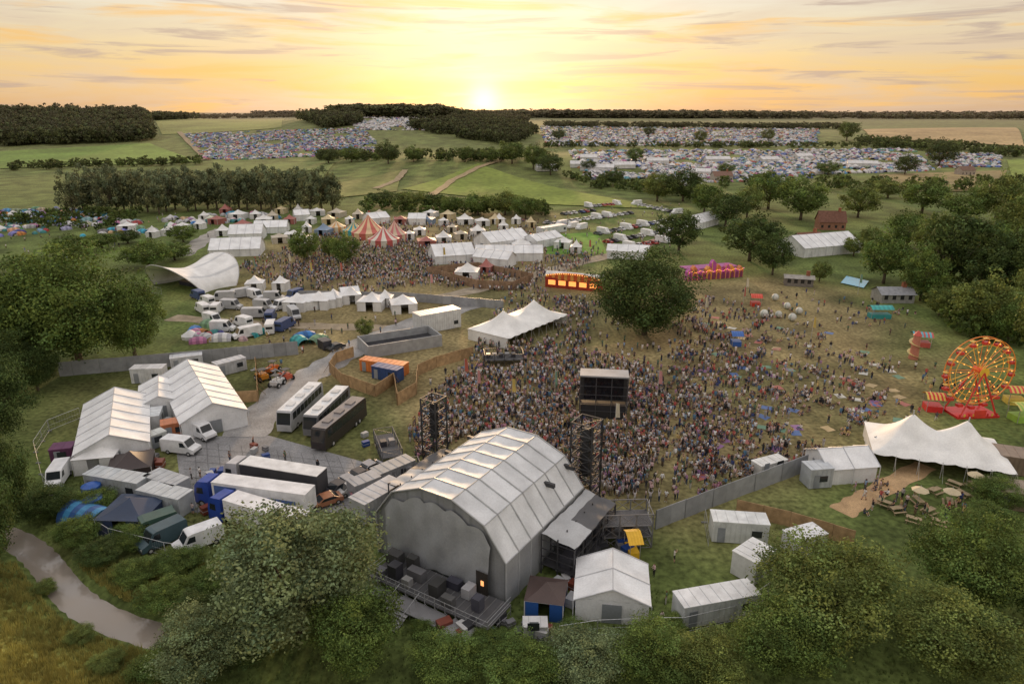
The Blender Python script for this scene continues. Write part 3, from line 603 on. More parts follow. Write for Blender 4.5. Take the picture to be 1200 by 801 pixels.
def theatre():
    pr=[]; m=MB((.35,.05,.03)); m.box(-8.5,8.5,0,5,0,3.0)
    for i in range(17):
        x=-8.5+i; h=3.6+1.2*math.sin((i+.5)/17*math.pi); m.box(x,x+.98,-.5+.9*abs(i-8)/8,-.1+.9*abs(i-8)/8,2.5,h,(.6,.12,.04) if i%2 else (.7,.32,.08))
    pr.append(('facade',m.mesh('facade','wood')))
    m=MB((.72,.7,.66)); m.prism([(.9,3.05),(5.6,3.05),(5.6,3.3),(3,4.4),(.9,3.3)],-9,9,'x'); pr.append(('roof',m.mesh('roof','cloth')))
    for x in (-6.4,-3.2,0,3.2,6.4): pr.append(('glow_panel',MB((.75,.25,.06)).box(x-1.1,x+1.1,-.06,-.01,.9,2.3).mesh('counter','lamp')))  # glowing panels added to brighten the facade
    bulbs(pr,[(-8.2+i*.7,-.6+.9*abs(-8.2+i*.7)/8.5,3.5+1.1*math.sin((i+.5)/24*math.pi)) for i in range(24)],(1,.5,.15),.09); return pr
c,a,l=axis(640,336,702,342); spawn('show_front',theatre(),c,a,'red and orange curved show front with lit bulbs','stall',occ=9)
def tstage():
    cols=[(.5,.10,.38),(.7,.22,.08),(.55,.08,.4),(.6,.12,.3),(.75,.32,.06)]; pr=[]
    m=MB()
    for i in range(12):
        x=-10+i*1.67; h=3.4+.9*math.sin(i*1.7)+(1.6 if i in(5,6) else 0); c=cols[i%5]; m.prism([(x,0),(x+1.68,0),(x+1.68,h-.6),(x+1.1,h-.1),(x+.78,h+.35),(x+.45,h-.1),(x,h-.6)],(i%2)*.3,1.8,'y',c)
        m.tube((x,-.1,0),(x,-.1,h),.12,6,(.75,.4,.1))
    pr.append(('facade',m.mesh('facade','paint')))
    for x in [-9.6+i*1.67 for i in range(12)]: pr.append(('archway',MB((.25,.05,.12)).prism([(x,.1),(x+.9,.1),(x+.9,1.7),(x+.45,2.3),(x,1.7)],-.08,-.04,'y').mesh('archway','cloth')))
    bulbs(pr,[(-9.7+i*.5,-.2,2.75+.25*math.sin(i)) for i in range(40) if i%3],(1,.45,.1)); bulbs(pr,[(-9.7+i*.5,-.2,2.75+.25*math.sin(i)) for i in range(0,40,3)],(1,.2,.5))
    m=MB((.4,.10,.3)); m.box(-9,9,1.8,7,3.0,3.3); pr.append(('roof',m.mesh('roof','cloth'))); return pr
c,a,l=axis(800,330,876,324); spawn('show_front',tstage(),c,a,'ornate pink and orange painted stage frontage with lit bulbs','stage',occ=10)
m=MB((.02,.42,.7)); w=PV(*zip(*[(985,332),(1012,338),(1018,330),(992,324)])); m.poly([(q[0],q[1],.25) for q in w]); single('pool',m.mesh('pool','glass'),label='bright blue swimming pool in the farm garden',cat='pool')
def house(L,W,eave,ridge,wc,rc):
    def f():
        m=MB(wc); m.prism([(-W/2,0),(W/2,0),(W/2,eave),(0,ridge-.2),(-W/2,eave)],-L/2,L/2,'x'); pr=[('wall',m.mesh('wall','roof'))]
        m=MB(rc); m.grid(lambda a,b:((a-.5)*(L+.8),(b*2-1)*(W/2+.4),ridge-(ridge-eave+.1)*abs(b*2-1)),4,6)
        pr.append(('roof',m.mesh('roof','roof'))); m=MB((.3,.12,.07)); m.box(L/4,L/4+1,-.4,.6,ridge-1,ridge+1.3); pr.append(('chimney',m.mesh('chimney','roof'),None,1))
        for i in range(4):
            x=-L/2+1.2+i*(L-2.4)/3; pr.append(('window',MB((.03,.03,.035)).box(x-.5,x+.5,-W/2-.03,-W/2-.005,1,2.2).mesh('window','glass')))
        return pr
    return cache(('house',L,W,wc,rc),f)
for (u,v,L,W,e,r,wc,rc,t) in [(972,268,11,8,3.5,8,(.3,.15,.1),(.17,.085,.06),'brown tiled brick farmhouse with chimney'),(945,290,10,8,3,6,(.4,.38,.35),(.2,.1,.07),'small tiled farm building beside the marquee'),(1045,352,9,6,2.5,4,(.3,.3,.28),(.3,.31,.33),'grey roofed outbuilding by the trees'),(935,334,8,4,2.5,3.2,(.2,.18,.16),(.35,.33,.3),'low shed with pale roof'),(1195,380,9,6,3,5.5,(.25,.16,.1),(.2,.1,.07),'brown roofed cottage among trees'),(845,212,14,8,4,7,(.45,.4,.35),(.22,.13,.1),'distant farmhouse with brown roof'),(1130,205,12,8,4,7,(.4,.35,.3),(.2,.12,.09),'distant farmhouse with brown roof')]:
    spawn('farm_building',house(L,W,e,r,wc,rc),P(u,v),random.uniform(-.3,.3),t,'building',occ=6)
# ---------------- fences ----------------
def hoarding(px,h,col,label,name='hoarding_fence',mat='paint',pw=2.4,braces=True):
    p=PV(*zip(*px)); m=MB(col)
    for i in range(len(p)-1):
        A=Vector(p[i]);B=Vector(p[i+1]); L=(B-A).length; n=max(1,int(L/pw)); d=(B-A)/L; nr=Vector((-d.y,d.x,0))
        for k in range(n):
            a=A.lerp(B,k/n)+d*.02; b=A.lerp(B,(k+1)/n)-d*.02; f=random.uniform(.84,1.1); c=tuple(q*f for q in col); o=nr*.05*(k%2)
            a=a+o;b=b+o; t=nr*.04; u=Vector((0,0,h+random.uniform(-.03,.03)))
            m.poly([a-t,b-t,b-t+u,a-t+u],c); m.poly([b+t,a+t,a+t+u,b+t+u],c); m.poly([a-t+u,b-t+u,b+t+u,a+t+u],c)
            if braces: m.tube(a+nr*.1,a+nr*.1+Vector((0,0,h)),.05,4,tuple(q*.6 for q in col)); m.tube(a+nr*.1+Vector((0,0,h*.8)),a+nr*1.4,.04,4,tuple(q*.6 for q in col))
    o=single(name,m.mesh(name,mat),label,'fence'); return o
gry=(.30,.31,.33)
hoarding([(70,441),(150,434),(250,425),(350,415)],3.0,gry,'tall grey hoarding fence behind the marquees')
hoarding([(768,620),(850,588),(945,552)],2.8,gry,'tall grey steel hoarding fence along the crowd')
hoarding([(1022,532),(1040,523)],3.0,gry,'grey hoarding fence beside the marquee')
hoarding([(350,350),(470,352),(590,362)],2.4,gry,'grey hoarding fence behind pagoda tents')
wd=(.42,.28,.15)
hoarding([(387,437),(400,450),(440,465),(462,450),(466,475),(488,462),(490,440)],2.4,wd,'tan timber fence around the compound',mat='wood',name='timber_fence')
hoarding([(387,437),(395,425),(415,418)],2.4,wd,'tan timber fence around the compound',mat='wood',name='timber_fence')
hoarding([(490,440),(512,430),(555,418)],2.4,wd,'tan timber fence beside the bar',mat='wood',name='timber_fence')
hoarding([(862,602),(925,617),(1000,640)],2.2,wd,'tan timber fence beside the white cabins',mat='wood',name='timber_fence')
hoarding([(1170,545),(1200,548)],2.4,wd,'tan timber fence behind the marquee',mat='wood',name='timber_fence')
hoarding([(300,430),(303,470),(275,472)],2.2,wd,'tan timber screen beside marquee',mat='wood',name='timber_fence')
hoarding([(500,322),(560,338),(600,340),(625,330),(560,316),(500,322)],2.6,(.3,.2,.13),'timber wall around sunken arena bar',mat='wood',name='timber_fence')
def compound():
    m=MB((.33,.34,.35)); L,W,h=17,8,2.7
    m.box(-L/2,L/2,-W/2,-W/2+.3,0,h); m.box(-L/2,L/2,W/2-.3,W/2,0,h); m.box(-L/2,-L/2+.3,-W/2+.3,W/2-.3,0,h); m.box(L/2-.3,L/2,-W/2+.3,W/2-.3,0,h)
    pr=[('wall',m.mesh('wall','paint'))]; m=MB((.05,.05,.055)); m.box(-L/2+.3,L/2-.3,-W/2+.3,W/2-.3,0,1.0); pr.append(('floor',m.mesh('floor','dirt'))); return pr
c,a,l=axis(428,413,508,400); spawn('viewing_platform',compound(),c,a,'open-topped grey walled compound with dark floor','platform',occ=9)
def heras(px,label):
    p=PV(*zip(*px)); m=MB((.5,.51,.52))
    for i in range(len(p)-1):
        A=Vector(p[i]);B=Vector(p[i+1]); n=max(1,int((B-A).length/3.4))
        for k in range(n):
            a=A.lerp(B,k/n);b=A.lerp(B,(k+1)/n)-(B-A).normalized()*.08
            a.z=float(H(a.x,a.y));b.z=float(H(b.x,b.y)); U=Vector((0,0,2))
            m.tube(a,a+U,.03,4);m.tube(b,b+U,.03,4);m.tube(a+U,b+U,.03,3);m.tube(a+U*.08,b+U*.08,.025,3);m.tube(a+U*.5,b+U*.5,.012,3)
            for j in range(1,12): q=a.lerp(b,j/12); m.tube(q+U*.08,q+U,.006,3,caps=False)
            m.box(a.x-.35,a.x+.35,a.y-.12,a.y+.12,a.z,a.z+.14,(.25,.25,.25))
    single('mesh_fence',m.mesh('fence','metal'),label,'fence')
heras([(95,490),(58,505),(42,530),(52,570),(80,602),(130,635),(195,652),(240,658)],'galvanised mesh fence around the backstage yard')
heras([(655,752),(700,745),(770,742),(800,742),(860,728),(900,700)],'galvanised mesh fence behind the cabins')
heras([(690,632),(758,628),(760,600)],'galvanised mesh fence beside the stage'); heras([(825,612),(830,640)],'mesh fence beside cabin')
heras([(0,322),(60,330),(150,338),(190,345)],'mesh fence beside the camp')
# ---------------- main stage ----------------
sa=P(438,652); sb=P(598,706); sm_=(sa+sb)/2; wd_=(sb-sa); ang=math.atan2(wd_.y,wd_.x)+math.pi/2-.10; SW=wd_.length/2; SL=18.0; SH=11.0
prof=[(-1,0),(-1,.50),(-.70,.83),(-.24,.99),(.24,.99),(.70,.83),(1,.50),(1,0)]; NP=len(prof)-1
def sp_(x,k):
    y,z=prof[k]; return Vector((x,y*SW,z*SH))
pr=[]; m=MB(); bays=7
for bi in range(bays):
    for k in range(NP):
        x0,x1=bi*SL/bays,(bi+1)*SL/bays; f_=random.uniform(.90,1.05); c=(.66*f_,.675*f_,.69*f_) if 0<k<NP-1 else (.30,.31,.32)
        def fn(a,b,x0=x0,x1=x1,k=k):
            x=x0+(x1-x0)*a; p=sp_(x,k).lerp(sp_(x,k+1),b); d=(Vector((x,0,SH*.35))-p).normalized(); return p+d*(.18*math.sin(math.pi*a)*(.3+.7*math.sin(math.pi*b))+.025*math.sin(b*14+a*5))
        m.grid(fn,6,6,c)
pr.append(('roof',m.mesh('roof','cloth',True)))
m=MB((.36,.37,.38))
for i in range(bays+1):
    x=i*SL/bays
    for k in range(NP): a_=sp_(x,k);b_=sp_(x,k+1); o=Vector((0,0,.04)); m.tube(a_+o,b_+o,.09,6)
for k in range(1,NP): m.tube(sp_(0,k),sp_(SL,k),.06,5)
pr.append(('rib',m.mesh('rib','paint')))
m=MB((.25,.26,.275))
def gf(a,b):
    y=(a*2-1)*SW; ay=abs(a*2-1); zt=SH*np.interp(ay,[0,.24,.70,1],[.99,.99,.83,.50]); return (.2+.05*math.sin(a*60),y*.995,b*zt*.995)
m.grid(gf,50,6,c=lambda a,b:(.25,.26,.275) if a%6 else (.20,.21,.22)); pr.append(('gable_wall',m.mesh('gable_wall','cloth')))
m=MB((.33,.345,.365))
def cf(a,b):
    y=(-.80+a*1.62)*SW; ay=abs(y/SW); zt=SH*np.interp(ay,[0,.24,.70,1],[.99,.99,.83,.50]); sc0=.80+.05*abs(math.sin(a*math.pi*5)); z=1.3+b*(zt*sc0-1.3+.6); fold=.07*math.sin(a*46+2*math.sin(b*3))+.12*math.sin(a*13+b*3)+.10*math.sin(b*9+a*22); return (-.15-.30*(1-b)-fold*(1-.5*b),y*(.95+.05*b),z)
m.grid(cf,90,18); pr.append(('curtain',m.mesh('curtain','cloth',True)))
m=MB((.03,.025,.02)); m.box(-.85,-.75,-SW*.80,-SW*.64,1.3,4.0); pr.append(('door',m.mesh('door','cloth')))
pr.append(('lit_window',MB((.7,.28,.1)).box(-.9,-.86,-SW*.75,-SW*.71,2.4,3.0).mesh('lit','lamp')))
m=MB((.05,.05,.055)); m.box(.6,SL+2,-SW+.5,SW-.5,1.3,1.6); pr.append(('deck',m.mesh('deck','wood')))
for x in (SL-1,SL-6): pr.append(('lighting_truss',MB((.05,.05,.055)).box(x,x+.4,-SW+1,SW-1,8.0,8.5).mesh('truss','metal')))
m=MB((.09,.09,.095)); m.box(-5.0,-.6,-SW-1,SW*.65,1.15,1.3)
for i in range(18): yy=-SW-1+i*(SW*1.65+1)/18; m.box(-5.02,-.6,yy,yy+.06,1.3,1.33,(.2,.2,.2))
m.box(-7.0,-5.0,-SW*.55,SW*.1,.75,.88,(.22,.22,.23)); m.box(-6.5,-5.0,SW*.15,SW*.5,.4,.5,(.2,.2,.21)); m.box(-8.2,-5.0,-SW*.98,-SW*.66,.85,.95,(.25,.25,.26))
for i in range(5): m.box(-7.45-i*.4,-7.0-i*.4,-1.5,1.2,.62-i*.14,.68-i*.14,(.3,.3,.31))
pr.append(('rear_deck',m.mesh('rear_deck','paint')))
for (x,y,a_,b_,h_,c) in [(-4,-3,1.6,1.2,1.4,(.05,.05,.05)),(-3,0,1,2,1.1,(.15,.15,.16)),(-4.2,2.5,1.2,1.2,1.7,(.04,.04,.05)),(-2.5,-6,1.4,1,1.2,(.4,.4,.42)),(-3.5,-8,1,1,1.5,(.07,.07,.09)),(-2.2,4,1.2,1.8,1.3,(.08,.08,.08)),(-4.5,-5.2,.8,1.4,1,(.1,.1,.1)),(-2,-4.2,1,1.6,.9,(.05,.05,.07)),(-4.4,.6,.8,1,.9,(.3,.3,.3)),(-1.9,1.8,.9,1.2,1.6,(.06,.06,.06)),(-4.6,4.2,.9,1.1,.8,(.12,.12,.14))]: pr.append(('equipment_case',MB(c).box(x,x+a_,y,y+b_,1.34,1.34+h_).mesh('case','paint')))
m=MB((.36,.37,.38))
for i in range(13):
    y=-SW-1+i*(SW*1.65+1)/12
    for x in (-5,-2.8,-.7): m.tube((x,y,0),(x,y,1.15 if x>-5 else 2.3),.05,5)
    m.tube((-5,y,.6),(-.7,y,.6),.03,4)
    if i<12:
        y2=-SW-1+(i+1)*(SW*1.65+1)/12
        for z in (1.7,2.25): m.tube((-5,y,z),(-5,y2,z),.035,4)
        m.tube((-5,y,0),(-5,y2,1.1),.03,4); m.tube((-2.8,y,0),(-2.8,y2,1.1),.03,4)
for z in (1.75,2.3): m.tube((-5,-SW-1,z),(-.7,-SW-1,z),.035,4); m.tube((-5,SW*.65,z),(-.7,SW*.65,z),.035,4)
pr.append(('handrail',m.mesh('handrail','metal')))
for yy in (-1.5,1.2):
    m=MB((.4,.41,.42)); m.tube((-9.2,yy,.9),(-5.1,yy,2.2),.035,4)
    for k in range(4): m.tube((-9+k*1.1,yy,0),(-9+k*1.1,yy,.95+k*.33),.03,4)
    pr.append(('stair_rail',m.mesh('stair_rail','metal')))
for s in (-1,1):
    m=MB((.05,.05,.055)); y0=s*SW*1.03; y1=s*(SW+4.4)
    xs_=[SL-11+i*2.2 for i in range(6)]
    for x in xs_:
        for y in (y0,(y0+y1)/2,y1): m.tube((x,y,0),(x,y,5.2 if y!=y1 else 4.6),.09,4)
        for z in (1.3,2.4,3.4,4.5): m.tube((x,y0,z),(x,y1,z),.06,4)
    for i in range(5):
        for z in (1.3,2.4,3.4,4.5): m.tube((xs_[i],y1,z),(xs_[i+1],y1,z),.06,4)
        m.tube((xs_[i],y1,0),(xs_[i+1],y1,3.4),.05,4)
    m.box(xs_[0],xs_[-1],min(y0,y1),max(y0,y1),1.25,1.35)
    pr.append(('wing_scaffold',m.mesh('wing','paint')))
    m=MB((.2,.2,.21)); m.grid(lambda a,b:(xs_[0]+a*(xs_[-1]-xs_[0]),y0*(1-b)+y1*b,5.3-.6*b-.12*math.sin(a*math.pi*5)**2+.1*math.sin(b*9+a*7)),30,6,c=lambda a,b:(.42,.43,.44) if (a<12 or b<2) else (.10,.10,.105))
    pr.append(('wing_roof',m.mesh('wing_roof','cloth',True)))
    for (x,dx,dy,h_) in ((xs_[0]+.5,2.5,1.4,1.3),(xs_[2],1.6,2.2,1.6),(xs_[3]+.5,2,2,2.2)): pr.append(('flight_case_stack',MB((.05,.05,.06)).box(x,x+dx,min(y0,y1)+.7,min(y0,y1)+.7+dy,1.36,1.36+h_).mesh('case','paint')))
spawn('stage',pr,(sm_.x,sm_.y,0),ang,'large festival stage with arched silver-white fabric roof','stage',occ=15)
OCC.append((sm_.x+math.cos(ang)*14,sm_.y+math.sin(ang)*14,13))
def truss(w,h,fill=True,c=(.03,.03,.033),d=None,levels=(),tr=.07):
    def f():
        dd=d or w; m=MB(c); n=max(2,int(h/1.5)); k1=max(1,int(w/2)); k2=max(1,int(dd/2))
        ring=[(-w/2+w*i/k1,-dd/2) for i in range(k1)]+[(w/2,-dd/2+dd*i/k2) for i in range(k2)]+[(w/2-w*i/k1,dd/2) for i in range(k1)]+[(-w/2,dd/2-dd*i/k2) for i in range(k2)]
        for x,y in ring: m.tube((x,y,0),(x,y,h),tr,5)
        for k in range(n+1):
            z=k*h/n
            for i in range(len(ring)):
                a_,b_=ring[i],ring[(i+1)%len(ring)]; m.tube((*a_,z),(*b_,z),tr*.7,4)
                if k<n: m.tube((*a_,z),(*b_,z+h/n),tr*.45,4); m.tube((*b_,z),(*a_,z+h/n),tr*.45,4)
        pr=[('frame',m.mesh('frame','paint'))]
        if fill:
            m=MB((.02,.02,.022)); m.box(-w*.16,w*.16,-dd*.16,dd*.16,h*.45,h*.93)
            for i in range(int(h*.47/.5)): m.box(-w*.19,w*.19,-dd*.19,dd*.19,h*.45+i*.5,h*.45+i*.5+.36)
            pr.append(('loudspeaker',m.mesh('speaker','paint'))); pr.append(('ballast',MB((.06,.06,.06)).box(-w*.4,w*.4,-dd*.4,dd*.4,.1,1.2).mesh('b','paint')))
        for z in levels: pr.append(('deck',MB((.12,.12,.125)).box(-w/2,w/2,-dd/2,dd/2,z,z+.08).mesh('deck','dirt')))
        if levels:
            for i in range(max(1,int(w/1.5))): pr.append(('equipment_case',MB((.2,.2,.21) if i%2 else (.04,.04,.05)).box(-w/2+.4+i*1.3,-w/2+1.3+i*1.3,-.5,.6,levels[0]+.08,levels[0]+1).mesh('case','paint')))
        return pr
    return cache(('truss',w,h,fill,d,levels,tr),f)
spawn('speaker_tower',truss(2.6,11.3,tr=.12),P(511,548),ang,'black scaffold loudspeaker tower beside the stage','tower',occ=3)
spawn('speaker_tower',truss(2.9,13.6,tr=.12),P(684,604),ang,'tall black scaffold tower beside the stage','tower',occ=3)
spawn('scaffold_platform',truss(6,4.6,False,(.16,.16,.17),3.4,(1.4,3),.09),P(731,632),.05,'steel scaffold platform at the barrier','scaffold',occ=4)
spawn('scaffold_platform',truss(3,2.4,False,(.12,.12,.13),8,(1.2,)),P(455,530),.35,'dark scaffold walkway beside tour coaches','scaffold',occ=4)
spawn('scaffold_platform',truss(4,2.2,False,(.12,.12,.13),5,(1.2,)),P(478,562),.35,'dark scaffold walkway beside tour coaches','scaffold',occ=4)
spawn('scaffold_platform',truss(8,2.6,False,(.05,.05,.05),4,(1.2,)),P(590,425),.1,'black riser platform in front of the canopy','scaffold',occ=4)
def screen():
    m=MB((.03,.03,.033)); m.box(-4.3,4.3,-.2,1.8,3,8.2); m.box(-4.4,4.4,-1.8,1.9,8.2,8.45,(.35,.36,.38)); pr=[('cladding',m.mesh('c','cloth'))]
    m=MB((.1,.1,.11))
    for x in (-4.3,-1.4,1.4,4.3):
        for y in (-1.7,1.8): m.tube((x,y,0),(x,y,8.2),.08,5)
    for z in (.1,1.5,3,4.7,6.4,8.1):
        m.tube((-4.3,-1.7,z),(4.3,-1.7,z),.06,4)
        for x in (-4.3,4.3): m.tube((x,-1.7,z),(x,1.8,z),.06,4)
    pr.append(('frame',m.mesh('f','metal'))); m=MB((.012,.012,.016)); m.box(-3.6,3.6,-.24,-.21,3.3,7.8); pr.append(('screen',m.mesh('s','glass'))); m=MB((.03,.03,.035)); m.box(-4.1,4.1,-1.5,1.6,.1,2.6); pr.append(('base',m.mesh('b','paint'))); return pr
spawn('screen_tower',screen(),P(706,486),-.12,'black mixing and screen tower standing in the crowd','tower',occ=4.6,s=.93)
# ---------------- fairground ----------------
def ferris():
    pr=[]; R=5.9; hz=8.0; n=16
    m=MB((.75,.28,.03))
    for y in (-.6,.6):
        for rr,th in ((R,.09),(R*.8,.05)):
            for i in range(48): a=i*2*math.pi/48;b=(i+1)*2*math.pi/48; m.tube((rr*math.cos(a),y,rr*math.sin(a)),(rr*math.cos(b),y,rr*math.sin(b)),th,4,(.85,.28,.05) if rr==R else (.95,.55,.08))
        for i in range(n):
            a=i*2*math.pi/n; m.tube((0,y*.6,0),(R*math.cos(a),y,R*math.sin(a)),.055,4,(1,.55,.08) if i%2 else (.85,.25,.05))
    for i in range(n): a=i*2*math.pi/n; m.tube((R*math.cos(a),-.6,R*math.sin(a)),(R*math.cos(a),.6,R*math.sin(a)),.05,4)
    pr.append(('wheel_frame',m.mesh('wheel_frame','paint'),(0,0,hz)))
    bulbs(pr,[(rr*math.cos(i*2*math.pi/n),-.72,rr*math.sin(i*2*math.pi/n)) for i in range(n) for rr in (R*.9,R*.66,R*.42)],(1,.42,.08),.06,0)
    m=MB((.75,.1,.04)); m.tube((0,-1.2,0),(0,1.2,0),.45,12); m.tube((0,-1.25,0),(0,-1.2,0),.9,8,(.9,.55,.06)); pr.append(('hub',m.mesh('hub','paint'),(0,0,hz)))
    g=cache('gond',lambda:MB((.6,.05,.04)).prism([(-.42,-1.15),(.42,-1.15),(.5,-.7),(-.5,-.7)],-.4,.4,'y').tube((-.4,0,-.7),(0,0,0),.04,3).tube((.4,0,-.7),(0,0,0),.04,3).tube((0,0,-.15),(0,0,.05),.6,8,(.75,.5,.1),r2=.1).mesh('gondola','paint'))
    for i in range(n): a=i*2*math.pi/n; pr.append(('gondola',g,(R*math.cos(a),0,hz+R*math.sin(a))))
    for y in (-1.2,1.2):
        m=MB((.6,.05,.04))
        for s in (-1,1): m.tube((s*3.2,y*1.6,.5),(0,y,hz),.15,6)
        m.tube((-1.7,y*1.3,4.0),(1.7,y*1.3,4.0),.08,5); pr.append(('support_leg',m.mesh('leg','paint')))
    m=MB((.6,.03,.03)); m.box(-3.8,3.8,-2.2,2.2,0,.4)
    for i in range(9): m.box(-3.7+i*.84,-3.4+i*.84,-2.26,-2.18,.4,.9,(.75,.5,.08) if i%2 else (.6,.03,.03))
    m.box(-1.0,1.0,-2.4,-2.18,.2,1.6,(.7,.06,.04))
    pr.append(('base',m.mesh('base','paint'))); return pr
spawn('ferris_wheel',ferris(),P(1136,484),.08,'red and yellow ferris wheel with lit bulbs','ferris wheel',occ=8)
def stallm(c1,c2,w=5):
    def f():
        m=MB(c1); m.box(-w/2,w/2,-1.2,1.2,0,1.1); pr=[('counter',m.mesh('counter','paint'))]; m=MB()
        m.grid(lambda a,b:(-w/2-.3+a*(w+.6),-1.6+b*3.2,2.5+.8*math.sin(b*math.pi)),10,4,c=lambda a,b:c1 if a%2 else c2); pr.append(('awning',m.mesh('awning','cloth')))
        for sx in(-1,1):
            for sy in(-1,1): pr.append(('post',cache('spost',lambda:MB((.4,.4,.4)).tube((0,0,0),(0,0,2.7),.05,4).mesh('post','metal')),(sx*w/2,sy*1.2,0)))
        return pr
    return cache(('stall',c1,c2,w),f)
for (u,v,c1,c2,w,t) in [(1092,480,(.6,.03,.03),(.7,.5,.1),2.6,'red and yellow'),(1188,472,(.65,.5,.1),(.6,.05,.04),3,'yellow and red'),(1195,492,(.3,.5,.08),(.6,.55,.15),3,'green and yellow'),(1030,372,(.04,.3,.3),(.05,.4,.38),5,'teal'),(1078,405,(.5,.1,.08),(.1,.4,.5),3.5,'red and blue'),(885,358,(.6,.05,.03),(.65,.1,.05),2.4,'red'),(862,404,(.04,.12,.4),(.05,.15,.45),2.0,'blue'),(740,650,(.75,.45,.03),(.7,.4,.02),1.2,'yellow')]:
    spawn('stall',stallm(c1,c2,w),P(u,v),random.uniform(-.3,.3),t+' fairground stall with curved awning','stall','fairground stalls',occ=2.5)
def slide():
    m=MB((.1,.3,.4)); m.tube((0,0,0),(0,0,7),1.3,10,r2=.9,c=(.5,.2,.14)); pr=[('tower',m.mesh('t','paint'))]
    m=MB((.6,.5,.2)); m.grid(lambda a,b:((1.1+.8*b)*math.cos(a*12.6),(1.1+.8*b)*math.sin(a*12.6),6.4-a*6.1),36,1)
    pr.append(('slide',m.mesh('s','paint'))); m=MB((.5,.08,.06)); m.tube((0,0,7),(0,0,8.4),1.2,10,r2=.05); pr.append(('roof',m.mesh('r','cloth'))); return pr
spawn('helter_skelter',slide(),P(1070,420),0,'small helter skelter slide tower','ride',occ=3,s=.75)
def ball():
    m=MB((.6,.6,.55)); m.grid(lambda a,b:(1.1*math.cos(a*6.283)*math.sin(b*3.1416),1.1*math.sin(a*6.283)*math.sin(b*3.1416),1.1+1.1*math.cos(b*3.1416)),14,8,c=lambda a,b:(.6,.6,.55) if a%4 else (.4,.45,.4)); return [('inflatable_ball',m.mesh('ball','cloth',True))]
for (u,v) in [(895,372),(908,352),(912,372),(922,362),(928,376),(936,368)]: spawn('inflatable_ball',cache('ball',ball),P(u,v),0,'large pale inflatable ball on the grass','inflatable','inflatable balls on the grass',s=random.uniform(.8,1.0),occ=1.3)
def flagm(c):
    def f():
        m=MB((.5,.5,.5)); m.tube((0,0,0),(0,0,6),.05,5); pr=[('pole',m.mesh('p','metal'))]; m=MB(c); m.grid(lambda a,b:(.05+a*.7*(1-b*.3),.12*math.sin(a*4),3.4+b*2.5),5,4); pr.append(('banner',m.mesh('b','cloth'))); return pr
    return cache(('flag',c),f)
for i,(u,v) in enumerate([(870,362),(873,350),(560,470),(600,480),(650,470),(545,455),(720,512),(770,470),(365,330),(300,325),(400,330),(340,318),(505,345),(520,310),(655,300),(690,300),(825,375),(270,330),(950,400),(1005,345)]):
    c=[(.5,.14,.1),(.7,.65,.5),(.6,.3,.3),(.65,.5,.15),(.2,.35,.25)][i%5]; spawn('flag',flagm(c),P(u,v),random.uniform(-1,1),'tall feather flag standing on a pole among the crowd','flag','festival flags')
def table():
    m=MB((.38,.30,.19)); m.box(-.9,.9,-.38,.38,.72,.78); pr=[('table_top',m.mesh('t','wood'))]
    for s in (-1,1): pr.append(('bench',cache('bench',lambda:MB((.34,.26,.16)).box(-.9,.9,-.13,.13,.42,.47).mesh('b','wood')),(0,s*.72,0)))
    for x in (-.7,.7): m=MB((.3,.23,.14)); m.tube((x,-.75,0),(x,.0,.75),.05,4); m.tube((x,.75,0),(x,0,.75),.05,4); m.box(x-.03,x+.03,-.8,.8,.36,.42); pr.append(('leg_frame',m.mesh('f','wood')))
    return pr
for (u,v) in [(1075,590),(1095,578),(1112,592),(1128,582),(1140,572),(1070,612),(1088,602),(1100,615),(1118,570),(1155,585),(1050,600),(1035,592)]:
    pr=cache('table',table); spawn('picnic_table',pr,P(u,v),random.uniform(0,3),'brown wooden picnic table with benches on grass','table','picnic tables on the grass',s=1.0)
def para(c):
    def f():
        m=MB(c); 
        for i in range(8): a=i*math.pi/4;b=a+math.pi/4; m.poly([(1.1*math.cos(a),1.1*math.sin(a),2.1),(1.1*math.cos(b),1.1*math.sin(b),2.1),(0,0,2.7)])
        return [('canopy',m.mesh('c','cloth')),('pole',MB((.5,.5,.5)).tube((0,0,0),(0,0,2.8),.04,5).mesh('p','metal'))]
    return cache(('para',c),f)
for (u,v) in [(1112,592),(1140,572),(1075,590)]: p=P(u,v); spawn('parasol',para((.6,.5,.32)),p,0,'cream parasol over a picnic table','parasol','parasols over tables')
def case(c): return cache(('case',c),lambda:[('flight_case',MB(c).box(-.6,.6,-.4,.4,.12,1).box(-.62,.62,-.42,.42,.5,.56,(.4,.4,.42)).mesh('case','paint'))])
for i in range(110):
    u,v=random.choice([(600,735),(570,725),(655,705),(300,530),(265,560),(470,575),(350,560),(700,650),(735,648),(590,745),(440,560),(255,600),(185,540),(205,500),(640,745),(550,740),(445,520),(480,545),(530,745),(160,600),(650,675),(665,690)]); u+=random.uniform(-18,18);v+=random.uniform(-8,8)
    spawn('flight_case',case(random.choice([(.03,.03,.035),(.15,.15,.16),(.4,.41,.42),(.02,.06,.25),(.2,.05,.03),(.5,.5,.5),(.05,.05,.06)])),P(u,v)+Vector((0,0,.04)),random.uniform(0,3),'equipment flight case on the ground backstage','flight case','flight cases backstage',s=random.uniform(.6,1.3))
